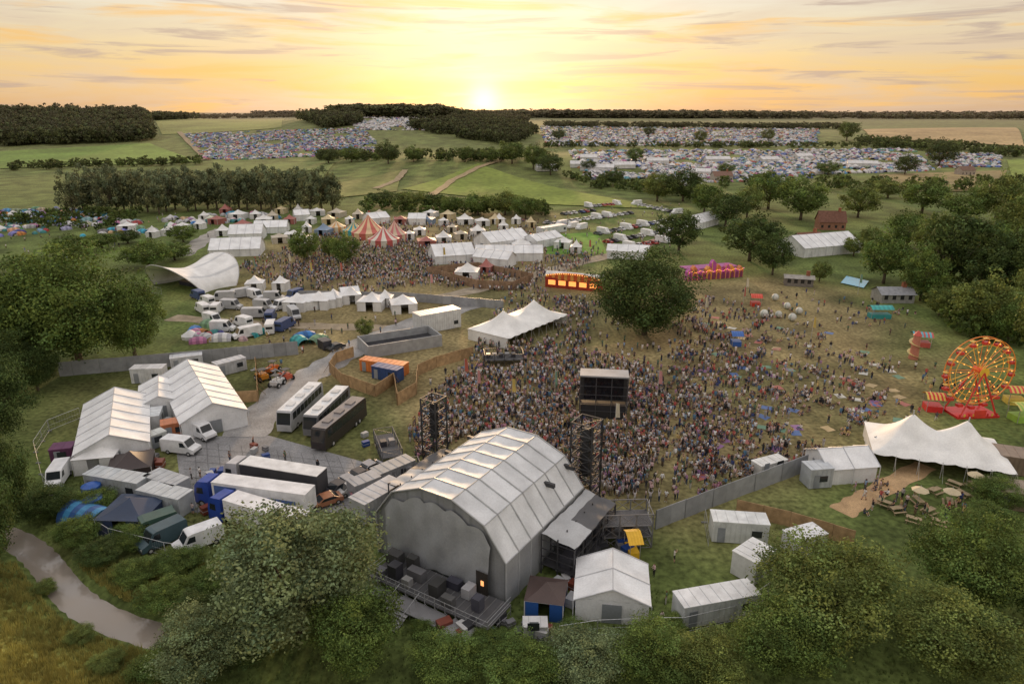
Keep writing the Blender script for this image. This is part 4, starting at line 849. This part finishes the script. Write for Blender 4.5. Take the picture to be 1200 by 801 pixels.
# ---------------- camping tents ----------------
def t_dome():
    m=MB((1,1,1)); m.grid(lambda a,b:(1.3*math.cos(a*6.283)*math.cos(b*1.57),1.1*math.sin(a*6.283)*math.cos(b*1.57),1.15*math.sin(b*1.57)),8,3,c=lambda a,b:(1,1,1) if a%4<3 else (.55,.55,.6)); return m
def t_tun():
    m=MB((1,1,1)); m.grid(lambda a,b:((a-.5)*4,1.3*math.cos(b*3.1416),(1.5-.5*abs(a*2-1)**2)*math.sin(b*3.1416)),5,6,c=lambda a,b:(1,1,1) if a%2 else (.6,.6,.65)); return m
def t_bell():
    m=MB((1,1,1)); m.grid(lambda a,b:((2.0*math.cos(a*6.283))*(1 if b<.5 else (1-b)*2),(2.0*math.sin(a*6.283))*(1 if b<.5 else (1-b)*2),.7*min(1,b*2)+(max(0,b-.5)*2)*1.3),10,2); return m
tp=[f().arrays() for f in (t_dome,t_tun,t_bell)]
pal=np.array([(.08,.14,.42),(.05,.22,.42),(.35,.07,.05),(.07,.2,.1),(.5,.25,.08),(.3,.32,.34),(.45,.45,.47),(.2,.25,.15),(.4,.15,.3),(.10,.32,.38),(.03,.08,.2),(.45,.38,.25),(.1,.14,.3),(.06,.07,.09)])
tl=[];tc=[];tid=[]
def camp(q,n,white=0.15,size=(1.0,1.5)):
    t=rng.random((n,2)); q=np.array(q,float); a=t[:,:1];b=t[:,1:]; uv0=(q[0]*(1-a)+q[1]*a)*(1-b)+(q[3]*(1-a)+q[2]*a)*b
    uv=PV(uv0[:,0],uv0[:,1]); gap=np.sin(uv[:,0]*.05)*np.sin(uv[:,1]*.035+uv[:,0]*.01)>-.8; uv=uv[gap]
    for p in uv:
        wh=rng.random()<white; tl.append((*p,rng.uniform(*size))); tc.append(tuple(np.array((.62,.61,.60))*rng.uniform(.75,1.15)) if wh else tuple(pal[rng.integers(len(pal))]*rng.uniform(.8,1.4))); tid.append(2 if wh and rng.random()<.3 else int(rng.integers(0,2)))
camp([(215,157),(425,150),(452,180),(242,189)],4200,.12,(.8,1.3))
camp([(395,137),(520,137),(515,153),(425,153)],1500,.7,(.9,1.5))
camp([(632,148),(960,151),(955,171),(640,171)],5200,.3,(.8,1.6))
camp([(665,177),(1070,175),(1095,201),(690,211)],4200,.38,(.8,1.6))
camp([(1085,180),(1174,180),(1172,196),(1100,197)],600,.3,(.8,1.3))
camp([(740,198),(960,200),(950,214),(770,214)],500,.35,(.8,1.3))
camp([(0,247),(85,245),(170,262),(0,278)],210,.1,(.9,1.3))
camp([(180,258),(300,250),(330,256),(200,266)],60,.5,(1,1.5))
camp([(215,392),(260,388),(300,400),(230,402)],16,.1,(.9,1.2))
camp([(90,272),(180,266),(190,276),(100,284)],20,.3)
for uv in [(228,390),(247,382),(262,386),(352,401),(357,396),(372,400),(260,398),(300,392)]:
    p=P(*uv); tl.append((p.x,p.y,p.z,1.2)); tc.append(((.05,.2,.45),(.1,.3,.1),(.6,.6,.6),(.05,.25,.4))[len(tl)%4]); tid.append(1)
tl=np.array(tl);tc=np.array(tc);tid=np.array(tid); order=np.argsort(tl[:,1]); nr=order[:290]; fr=order[290:]
def tname(c):
    r,g_,b=c
    if min(c)>.3: return 'white' if min(c)>.5 else 'grey'
    return 'blue' if b>=max(r,g_) else ('green' if g_>r else ('orange' if g_>.15 else 'red'))
for i in nr:
    q=(round(tc[i][0]*6)/6+.03,round(tc[i][1]*6)/6+.03,round(tc[i][2]*6)/6+.03); k=int(tid[i]); V,l,t,c=tp[k]
    me=cache(('ct',k,q),lambda:mesh_np('camping_tent',V,l,t,c*np.array(q),'cloth')); spawn('camping_tent',[('camping_tent',me)],tuple(tl[i,:3]),random.uniform(0,6),'small %s camping tent pitched on the grass'%tname(tc[i]),'tent','camping tents',s=tl[i,3])
single('distant_tents',merge('distant_tents',tp,tid[fr],tl[fr,:3],rng.uniform(0,6,len(fr)),tl[fr,3],tc[fr],'cloth'),'mass of colourful tents covering the far hillside','tents','stuff')
for (u,v,L) in [(700,200,26),(730,197,18),(680,196,16),(820,205,16),(900,190,20),(1010,195,24),(770,192,18),(640,200,16),(690,188,14),(840,190,22),(940,186,18)]:
    p=P(u,v); spawn('marquee',frame_tent(L,9,3,5.2,(.7,.7,.7),4),p,random.uniform(-.4,.4),'distant white marquee in the campsite','marquee','marquees in the campsites')
# ---------------- people ----------------
def person(pose,sub):
    J=dict(pel=(0,0,.95),sp=(0,0,1.14),ch=(0,0,1.36),nk=(0,0,1.50),hd=(0,.02,1.60),ht=(0,.015,1.71))
    R=dict(pel=(.15,.11),sp=(.13,.10),ch=(.17,.11),nk=(.055,.055),hd=(.085,.095),ht=(.075,.085))
    E=[('pel','sp'),('sp','ch'),('ch','nk'),('nk','hd'),('hd','ht')]
    for s,t in ((1,'L'),(-1,'R')):
        J.update({'hip'+t:(.10*s,0,.86),'kn'+t:(.11*s,.03,.49),'an'+t:(.11*s,0,.09),'to'+t:(.13*s,.14,.04),'sh'+t:(.19*s,0,1.42),'el'+t:(.26*s,-.02,1.15),'wr'+t:(.27*s,.09,.93),'ha'+t:(.26*s,.13,.84)})
        R.update({'hip'+t:(.095,.095),'kn'+t:(.062,.062),'an'+t:(.042,.042),'to'+t:(.04,.035),'sh'+t:(.06,.06),'el'+t:(.043,.043),'wr'+t:(.03,.03),'ha'+t:(.038,.025)})
        E+=[('pel','hip'+t),('hip'+t,'kn'+t),('kn'+t,'an'+t),('an'+t,'to'+t),('ch','sh'+t),('sh'+t,'el'+t),('el'+t,'wr'+t),('wr'+t,'ha'+t)]
        if pose=='up': J.update({'el'+t:(.30*s,.04,1.62),'wr'+t:(.24*s,.06,1.86),'ha'+t:(.22*s,.07,1.96)})
        if pose=='oneup' and s==1: J.update({'el'+t:(.27*s,.14,1.55),'wr'+t:(.18*s,.2,1.78),'ha'+t:(.17*s,.2,1.87)})
        if pose=='hold': J.update({'el'+t:(.25*s,.05,1.16),'wr'+t:(.12*s,.27,1.24),'ha'+t:(.08*s,.33,1.29)})
        if pose=='walk': J.update({'kn'+t:(.1*s,.12*s+.06,.5),'an'+t:(.1*s,.24*s,.1 if s>0 else .14),'to'+t:(.11*s,.24*s+.13,.05),'wr'+t:(.27*s,-.16*s+.06,.95),'ha'+t:(.26*s,-.2*s+.1,.87)})
        if pose=='sit': J.update({'kn'+t:(.17*s,.40,.42+.0),'an'+t:(.15*s,.62,.09),'to'+t:(.16*s,.75,.05),'hip'+t:(.11*s,.04,.14),'sh'+t:(.19*s,-.04,.62),'el'+t:(.27*s,.06,.40),'wr'+t:(.19*s,.28,.40),'ha'+t:(.16*s,.34,.42)})
    if pose=='sit': J.update(pel=(0,0,.15),sp=(0,-.04,.34),ch=(0,-.04,.56),nk=(0,-.02,.70),hd=(0,.02,.80),ht=(0,.015,.91))
    ks=list(J); me=bpy.data.meshes.new('p'); me.from_pydata([J[k] for k in ks],[(ks.index(a),ks.index(b)) for a,b in E],[]); ob=bpy.data.objects.new('p',me); COL.objects.link(ob)
    md=ob.modifiers.new('s','SKIN')
    for i,k in enumerate(ks): me.skin_vertices[0].data[i].radius=R[k]
    me.skin_vertices[0].data[0].use_root=True
    if sub: ob.modifiers.new('u','SUBSURF').levels=1
    dg=bpy.context.evaluated_depsgraph_get(); ev=ob.evaluated_get(dg); em=ev.to_mesh()
    V=np.array([v.co[:] for v in em.vertices]); F=[tuple(p.vertices) for p in em.polygons]; ev.to_mesh_clear()
    B=[(np.array(J[a]),np.array(J[b]),a,b) for a,b in E]; reg=[]
    for f in F:
        c=V[list(f)].mean(0); best=None
        for a,b,na,nb in B:
            ab=b-a; t=np.clip(np.dot(c-a,ab)/np.dot(ab,ab),0,1); dd=np.linalg.norm(c-a-ab*t)-(R[na][0]*(1-t)+R[nb][0]*t)
            if best is None or dd<best[0]: best=(dd,na,nb,t)
        _,na,nb,t=best; hdz=J['hd'][2]
        if nb in('hd','ht'): reg.append('hair' if (c[2]>hdz+.05 or c[1]<J['hd'][1]-.02) else 'skin')
        elif nb=='nk': reg.append('skin' if t>.6 else 'top')
        elif na[:2] in('sh',): reg.append('top' if t<.5 else 'arm')
        elif na[:2] in('el','wr'): reg.append('arm')
        elif na[:2]=='an': reg.append('shoe')
        elif na[:2]=='kn': reg.append('shin')
        elif na[:3]=='hip' or nb[:3]=='hip': reg.append('leg')
        else: reg.append('top')
    bpy.data.objects.remove(ob); bpy.data.meshes.remove(me)
    V[:,2]-=V[:,2].min()
    return V,np.array([k for f in F for k in f]),np.array([len(f) for f in F]),reg
SK=[(.5,.3,.21),(.55,.34,.25),(.25,.13,.08),(.45,.26,.18)]; HR=[(.04,.03,.02),(.15,.09,.04),(.32,.22,.11),(.03,.03,.03),(.1,.05,.03)]
TP=[(.7,.7,.7),(.03,.03,.035),(.05,.07,.18),(.42,.09,.08),(.66,.62,.56),(.13,.13,.14),(.5,.38,.16),(.10,.20,.30),(.48,.24,.32),(.75,.75,.74),(.10,.16,.10),(.35,.32,.30),(.03,.03,.03),(.24,.33,.45),(.34,.2,.32),(.55,.45,.42),(.6,.42,.42),(.08,.08,.09),(.5,.47,.48)]
LG=[(.03,.05,.10),(.03,.03,.03),(.10,.13,.22),(.34,.3,.24),(.12,.12,.12),(.5,.48,.45),(.14,.1,.07)]
def colour(reg,r):
    sk=r.choice(SK);top=r.choice(TP);lg=r.choice(LG);short=r.random()<.5;slv=r.random()<.4
    d=dict(skin=sk,hair=r.choice(HR),top=top,arm=top if slv else sk,leg=lg,shin=sk if short else lg,shoe=r.choice([(.03,.03,.03),(.5,.5,.5),(.1,.06,.04)]))
    return np.array([d[k] for k in reg]),top
rr=random.Random(3)
poses=['stand','up','oneup','hold','walk','sit']
hi={};lo=[]; lopose=[]
for ps in poses:
    V,l,t,reg=person(ps,False)
    for i in range(18): c,_=colour(reg,rr); lo.append((V,l,t,c)); lopose.append(ps)
    V,l,t,reg=person(ps,True); hi[ps]=[]
    for i in range(8):
        c,top=colour(reg,rr); hi[ps].append((mesh_np('person',V,l,t,c,'person',True),top))
def samp(poly,n,clump=0):
    poly=np.array(poly,float); out=[]
    while sum(len(o) for o in out)<n:
        uv=np.stack([rng.uniform(poly[:,0].min(),poly[:,0].max(),n*2),rng.uniform(poly[:,1].min(),poly[:,1].max(),n*2)],1)
        k=inpoly(uv[:,0],uv[:,1],poly)>0
        if clump: k&=(np.sin(uv[:,0]*.09+3*np.sin(uv[:,1]*.11))*np.sin(uv[:,1]*.17+2*np.sin(uv[:,0]*.06))>rng.uniform(-1,clump,len(uv)))
        out.append(uv[k])
    return np.concatenate(out)[:n]
def groups(poly,ng,sit):   # loose rings of friends standing or sitting together
    c=samp(poly,ng); w=PV(c[:,0],c[:,1])
    for q in w:
        k=rng.integers(3,9); st_=rng.random()<sit; r=rng.uniform(.7,1.6)
        for i in range(k):
            a=i*6.283/k+rng.uniform(-.3,.3); x,y=q[0]+r*math.cos(a)*rng.uniform(.7,1.3),q[1]+r*math.sin(a)*rng.uniform(.7,1.3); pp.append(np.array([x,y,float(H(x,y))])); ps.append('sit' if st_ and rng.random()<.85 else rng.choice(['stand','hold','walk']))
regs=[([(500,470),(540,435),(640,410),(700,415),(770,435),(790,480),(770,545),(745,580),(690,580),(640,540),(600,505),(540,515),(490,545),(478,510)],2700,.0,0),
 ([(500,450),(560,420),(640,395),(700,395),(820,415),(860,460),(840,545),(790,590),(700,590),(600,500)],700,.02,.2),
 ([(630,345),(700,350),(830,350),(930,370),(1060,430),(1070,500),(930,555),(800,595),(800,420),(700,390)],260,.3,.5),
 ([(270,315),(420,262),(640,258),(700,300),(640,345),(560,340),(500,335),(430,345),(330,338)],3000,.05,.7),
 ([(360,300),(430,285),(520,285),(500,325),(400,330),(330,325)],1100,.0,0),
 ([(590,345),(690,350),(690,405),(550,425)],450,.05,0),
 ([(1000,560),(1100,545),(1190,560),(1150,612),(1000,605)],75,.3,0),
 ([(1060,420),(1190,460),(1190,500),(1060,500)],50,.05,0),
 ([(210,510),(440,540),(440,600),(220,610)],22,0,0),([(560,690),(780,640),(900,640),(860,730),(600,750)],16,0,0),
 ([(250,380),(480,350),(480,380),(330,440)],45,0,0),([(860,340),(1080,350),(1060,400),(900,380)],60,.4,0),([(640,250),(800,240),(800,290),(700,300)],120,.1,0),([(0,250),(250,250),(260,300),(0,320)],80,.1,0)]
pp=[];ps=[]
for poly,n,sit,cl in regs:
    uv=samp(poly,n,clump=cl); w=PV(uv[:,0],uv[:,1])
    for q in w: pp.append(q); ps.append('sit' if rng.random()<sit else rng.choice(['stand','stand','stand','up','oneup','hold','hold','walk']))
groups([(780,400),(930,380),(1040,430),(1050,490),(930,540),(800,590),(760,470)],120,.6)
groups([(780,420),(880,400),(920,450),(880,540),(810,580)],70,.35)
groups([(640,350),(830,350),(930,375),(820,410),(700,390)],70,.3)
pp=np.array(pp);ps=np.array(ps); keep=np.ones(len(pp),bool)
for x,y,r in OCC: keep&=np.hypot(pp[:,0]-x,pp[:,1]-y)>r
pp=pp[keep];ps=ps[keep]; od=np.argsort(np.hypot(pp[:,0],pp[:,1]))
def cname(c):
    r,g_,b=c
    if min(c)>.4: return 'white'
    if max(c)<.15: return 'black'
    return 'blue' if b>max(r,g_) else 'red' if r>2.5*g_ else 'yellow' if r>2*b else 'grey'
PL={'stand':'standing','up':'with both arms raised','oneup':'raising one arm','hold':'holding hands at chest','walk':'walking','sit':'sitting on the grass'}
for i in od[:295]:
    me,top=random.choice(hi[ps[i]]); yaw=random.uniform(0,6.28)
    spawn('person',[('person',me)],tuple(pp[i]+np.array([0,0,.03])),yaw,'person in %s top %s in the festival field'%(cname(top),PL[ps[i]]),'person','festival crowd',s=random.uniform(.93,1.06))
fi=od[295:]; lp=np.array(lopose); pid=np.array([rng.choice(np.where(lp==ps[i])[0]) for i in fi])
st=P(600,560); yaw=np.arctan2(st.y-pp[fi,1],st.x-pp[fi,0])-math.pi/2+rng.normal(0,.6,len(fi))
single('crowd',merge('crowd',lo,pid,pp[fi],yaw,rng.uniform(.88,1.04,len(fi)),None,'person',True),'dense festival crowd standing on the dry grass','crowd','stuff')
for i in range(90):
    u,v=random.uniform(820,1060),random.uniform(370,560); p=P(u,v)
    c=random.choice([(.08,.15,.35),(.4,.13,.1),(.13,.26,.17),(.55,.55,.5),(.42,.32,.16),(.28,.14,.3)])
    if inpoly(np.array([u]),np.array([v]),[(820,360),(930,370),(1060,430),(1070,490),(930,550),(820,580)])[0]<0: continue
    me=cache(('bl',c),lambda:MB(c).grid(lambda a,b:((a-.5)*2,(b-.5)*1.6,.05+.03*math.sin(a*7+b*5)),6,5).mesh('blanket','cloth',True)); spawn('picnic_blanket',[('picnic_blanket',me)],p,random.uniform(0,3),'picnic blanket spread on the dry grass','blanket','picnic blankets')
# ---------------- sky, sun, camera ----------------
AZ=math.radians(-2.2)
w=bpy.data.worlds.new('World'); sc.world=w; w.use_nodes=True; N=w.node_tree.nodes; L=w.node_tree.links; bg=N['Background']
tc_=N.new('ShaderNodeTexCoord'); sx=N.new('ShaderNodeSeparateXYZ'); L.new(tc_.outputs['Generated'],sx.inputs[0])
cr=N.new('ShaderNodeValToRGB'); L.new(sx.outputs['Z'],cr.inputs[0]); e=cr.color_ramp.elements
st_=[(0,(.56,.36,.22)),(.012,(.68,.42,.20)),(.03,(.80,.50,.18)),(.06,(.80,.57,.27)),(.095,(.78,.66,.44)),(.15,(.74,.71,.66)),(.3,(1.0,1.02,1.06)),(1,(1.06,1.12,1.22))]
e[0].position=0;e[0].color=(*st_[0][1],1);e[1].position=1;e[1].color=(*st_[-1][1],1)
for p_,c_ in st_[1:-1]: q=e.new(p_); q.color=(*c_,1)
def math_(op,a,b=None):
    n=N.new('ShaderNodeMath'); n.operation=op
    for i,v in enumerate((a,b)):
        if v is None: continue
        if isinstance(v,(int,float)): n.inputs[i].default_value=v
        else: L.new(v,n.inputs[i])
    return n.outputs[0]
el=math.radians(.9); sd_=(math.sin(AZ)*math.cos(el),math.cos(AZ)*math.cos(el),math.sin(el))
dt=N.new('ShaderNodeVectorMath'); dt.operation='DOT_PRODUCT'; L.new(tc_.outputs['Generated'],dt.inputs[0]); dt.inputs[1].default_value=sd_
dm=math_('MAXIMUM',dt.outputs['Value'],0)
def addc(base,fac,col):
    a=N.new('ShaderNodeVectorMath'); a.operation='SCALE'; a.inputs[0].default_value=col; L.new(fac,a.inputs['Scale']); b=N.new('ShaderNodeVectorMath'); b.operation='ADD'; L.new(base,b.inputs[0]); L.new(a.outputs[0],b.inputs[1]); return b.outputs[0]
def cloud(scale,ns,lo_,hi_,fac,col,base,rot=0):
    mp=N.new('ShaderNodeMapping'); mp.inputs['Scale'].default_value=scale; mp.inputs['Rotation'].default_value=(0,rot,0); L.new(tc_.outputs['Generated'],mp.inputs[0])
    nz=N.new('ShaderNodeTexNoise'); nz.inputs['Scale'].default_value=ns; nz.inputs['Detail'].default_value=8; nz.inputs['Roughness'].default_value=.58; nz.inputs['Distortion'].default_value=.5; L.new(mp.outputs[0],nz.inputs['Vector'])
    r2=N.new('ShaderNodeValToRGB'); L.new(nz.outputs['Fac'],r2.inputs[0]); r2.color_ramp.elements[0].position=lo_; r2.color_ramp.elements[1].position=hi_
    mx=N.new('ShaderNodeMixRGB'); L.new(math_('MULTIPLY',r2.outputs[0],fac),mx.inputs[0]); L.new(base,mx.inputs[1]); mx.inputs[2].default_value=(*col,1); return mx.outputs[0]
b=cloud((1.8,1.8,14),1.7,.42,.62,.75,(.66,.52,.40),cr.outputs[0],.04)
b=cloud((2.2,2.2,24),1.8,.52,.64,.75,(.86,.50,.16),b,.05)
b=cloud((3.2,3.2,46),1.5,.54,.63,.8,(.46,.35,.31),b,-.03)
b=addc(b,math_('POWER',dm,8),(.09,.08,.05)); b=addc(b,math_('POWER',dm,60),(.26,.24,.17)); b=addc(b,math_('POWER',dm,600),(.55,.36,.12)); b=addc(b,math_('POWER',dm,4500),(1.8,1.1,.4))
sky=N.new('ShaderNodeTexSky'); sky.sky_type='NISHITA'; sky.sun_disc=False; sky.sun_elevation=math.radians(4); sky.sun_rotation=AZ
b2=N.new('ShaderNodeVectorMath'); b2.operation='SCALE'; L.new(sky.outputs[0],b2.inputs[0]); b2.inputs['Scale'].default_value=.012
b3=N.new('ShaderNodeVectorMath'); b3.operation='ADD'; L.new(b,b3.inputs[0]); L.new(b2.outputs[0],b3.inputs[1])
L.new(b3.outputs[0],bg.inputs[0]); bg.inputs[1].default_value=1.0
sl=bpy.data.lights.new('sun','SUN'); sl.energy=2.6; sl.angle=math.radians(5); sl.color=(1,.64,.34); so=bpy.data.objects.new('sun',sl); COL.objects.link(so)
e2=math.radians(7.5); so.rotation_euler=Vector((-math.sin(AZ)*math.cos(e2),-math.cos(AZ)*math.cos(e2),-math.sin(e2))).to_track_quat('-Z','Y').to_euler()
m=MB(); c0=P(40,246); m.grid(lambda a,b:(48*math.cos(a*6.283)*math.sin(b*3.1416),20*math.sin(a*6.283)*math.sin(b*3.1416),15*math.cos(b*3.1416)),16,10)
sm2=bpy.data.materials.new('smoke'); sm2.use_nodes=True; n_=sm2.node_tree.nodes; l_=sm2.node_tree.links; n_.remove(n_['Principled BSDF'])
vp=n_.new('ShaderNodeVolumePrincipled'); vp.inputs['Color'].default_value=(.9,.93,1,1); ge=n_.new('ShaderNodeTexCoord'); nz=n_.new('ShaderNodeTexNoise'); nz.inputs['Scale'].default_value=.07; nz.inputs['Detail'].default_value=5; l_.new(ge.outputs['Object'],nz.inputs['Vector'])
mr=n_.new('ShaderNodeMapRange'); mr.inputs[1].default_value=.38; mr.inputs[2].default_value=.7; mr.inputs[3].default_value=0; mr.inputs[4].default_value=.13; l_.new(nz.outputs['Fac'],mr.inputs[0])
sc3=n_.new('ShaderNodeVectorMath'); sc3.operation='MULTIPLY'; sc3.inputs[1].default_value=(1/48,1/20,1/15); l_.new(ge.outputs['Object'],sc3.inputs[0]); ln=n_.new('ShaderNodeVectorMath'); ln.operation='LENGTH'; l_.new(sc3.outputs[0],ln.inputs[0])
fo=n_.new('ShaderNodeMapRange'); fo.inputs[1].default_value=.95; fo.inputs[2].default_value=.2; fo.inputs[3].default_value=0; fo.inputs[4].default_value=1; l_.new(ln.outputs['Value'],fo.inputs[0])
mu=n_.new('ShaderNodeMath'); mu.operation='MULTIPLY'; l_.new(mr.outputs[0],mu.inputs[0]); l_.new(fo.outputs[0],mu.inputs[1]); l_.new(mu.outputs[0],vp.inputs['Density']); l_.new(vp.outputs[0],n_['Material Output'].inputs['Volume'])
single('smoke',m.mesh('smoke',sm2,True),'pale smoke drifting over the campsite','smoke','stuff',loc=(c0.x,c0.y,c0.z+20))
cd=bpy.data.cameras.new('camera'); cd.lens=24; cd.sensor_width=36; cd.clip_end=20000; co=bpy.data.objects.new('camera',cd); COL.objects.link(co); co.location=(0,0,CZ); co.rotation_euler=(math.pi/2-PIT,0,0); sc.camera=co
